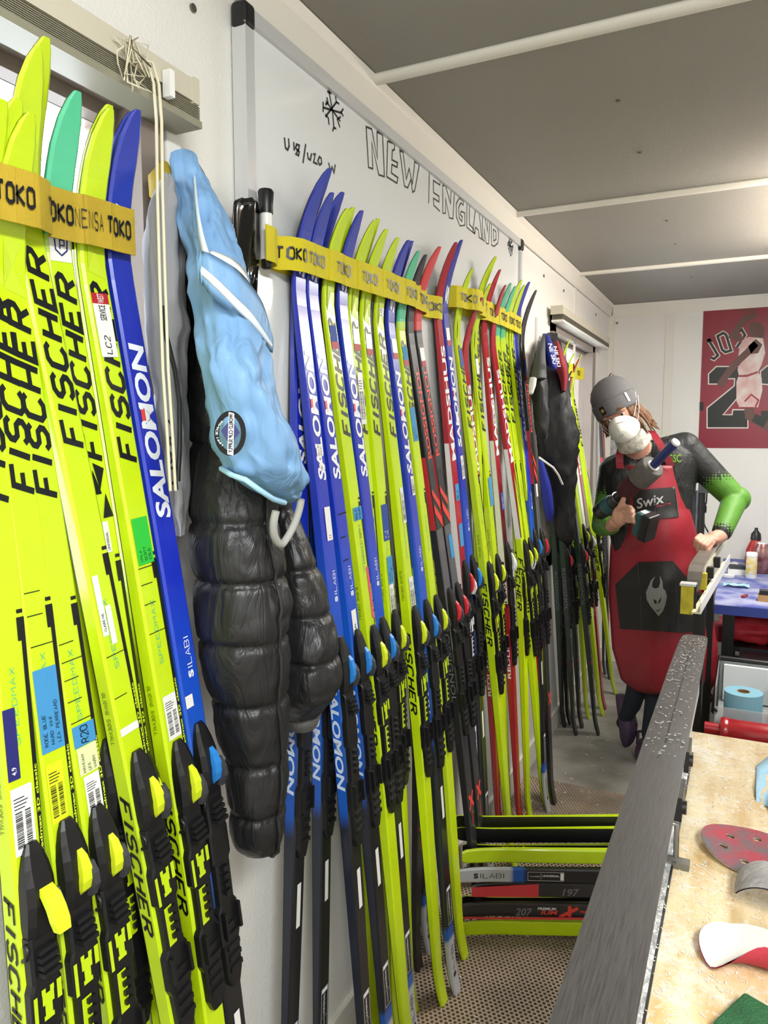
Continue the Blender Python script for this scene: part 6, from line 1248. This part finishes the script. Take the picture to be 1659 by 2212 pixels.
tR = V(1398, 1650, 3.50); tR.z = .004; hR = tR+Vector((.06, .25, 0)).normalized()*.0+(-FW*.21); hR.z = .004; clog(hR, tR, Vector((0, 0, 1)))
# drill with roto brush, held in the hand
dr = thing('drill', 'black and teal cordless drill with a long brush roller, held in the hand', 'drill', tuple(V(1330, 1100, 3.2)))
def dp(px, py, y): return V(px, py, y)
q0, q1, q2, q3, q4, q5, q6 = dp(1292, 1108, 3.25), dp(1325, 1086, 3.20), dp(1346, 1066, 3.165), dp(1382, 1033, 3.115), dp(1411, 1006, 3.075), dp(1458, 957, 3.01), dp(1452, 963, 3.018)
m_teal2 = mat('drill_teal', '#1f4a4c', .5); m_maroon = mat('brush_maroon', '#48191f', .95, bump=1, bscale=300); m_bris = mat('brush_grey', '#6e6a66', .98, bump=1, bscale=400, var=.2, vscale=60)
def dpart(mb, nm, m): return ppart(dr, mb, nm, m)
dpart(MB().lathe(q0, q1, [(0, .022), (.06, .034), (.5, .037), (1, .035)]), 'motor_housing', m_blk); dpart(MB().lathe(q0.lerp(q1, .55), q1, [(0, .0375), (.1, .0385), (.9, .0385), (1, .037)]), 'housing_band', m_teal2)
dpart(MB().lathe(q1, q1.lerp(q2, .55), [(0, .034), (.3, .034), (.5, .028), (1, .027)]), 'gear_case', mat('gear_grey', '#2b2c2e', .4)); dpart(MB().lathe(q1.lerp(q2, .55), q2, [(0, .024), (.6, .022), (1, .013)]), 'chuck', m_blk); dpart(MB().cyl(q1.lerp(q2, .48), q1.lerp(q2, .53), .030), 'torque_ring', m_screw)
dpart(MB().cyl(q2, q4, .008), 'shaft', m_alu)
d_ = (q4-q2).normalized(); qm = q2.lerp(q4, .02); qs = q2.lerp(q4, .5)
dpart(MB().lathe(qm, qs, [(0, .034), (.06, .038), (1, .038)]), 'brush_roller', m_maroon); dpart(MB().lathe(qs, q4, [(0, .042), (.08, .049), (.92, .049), (1, .045)], 30), 'bristle_roller', m_bris)
dpart(MB().lathe(q4, q4+d_*.004, [(0, .024), (1, .023)]), 'end_cap', m_white); dpart(MB().lathe(q4, q5, [(0, .0175), (.93, .0175), (.931, .0175), (1, .0175)]), 'spindle_grip', mat('grip_blue', '#27306e', .35)); dpart(MB().lathe(q5, q5+d_*.008, [(0, .0178), (1, .0165)]), 'grip_cap', m_white)
g0, g1 = q0.lerp(q1, .62), dp(1382, 1128, 3.15); dpart(MB().lathe(g0, g1, [(0, .026), (.3, .021), (.8, .0205), (1, .027)]), 'handle', m_blk)
gd = (g1-g0).normalized(); gs = d_-gd*d_.dot(gd); gs.normalize(); gn = gd.cross(gs)
def dbox(c, a, b_, c_, nm, m):
    M = Matrix(((gs.x, gn.x, gd.x, c.x), (gs.y, gn.y, gd.y, c.y), (gs.z, gn.z, gd.z, c.z), (0, 0, 0, 1))); return bevel(dpart(MB().box((-a, -b_, -c_), (a, b_, c_), M=M), nm, m), .006)
dbox(g1+gd*.008, .05, .034, .016, 'battery_mount', m_teal2); dbox(g1+gd*.042-gs*.003, .056, .037, .02, 'battery', m_blk); dbox(g1+gd*.012+gs*.049, .004, .016, .013, 'battery_label', m_white)
dbox(g0+gd*.035+gs*.026, .008, .007, .014, 'trigger', m_blk)
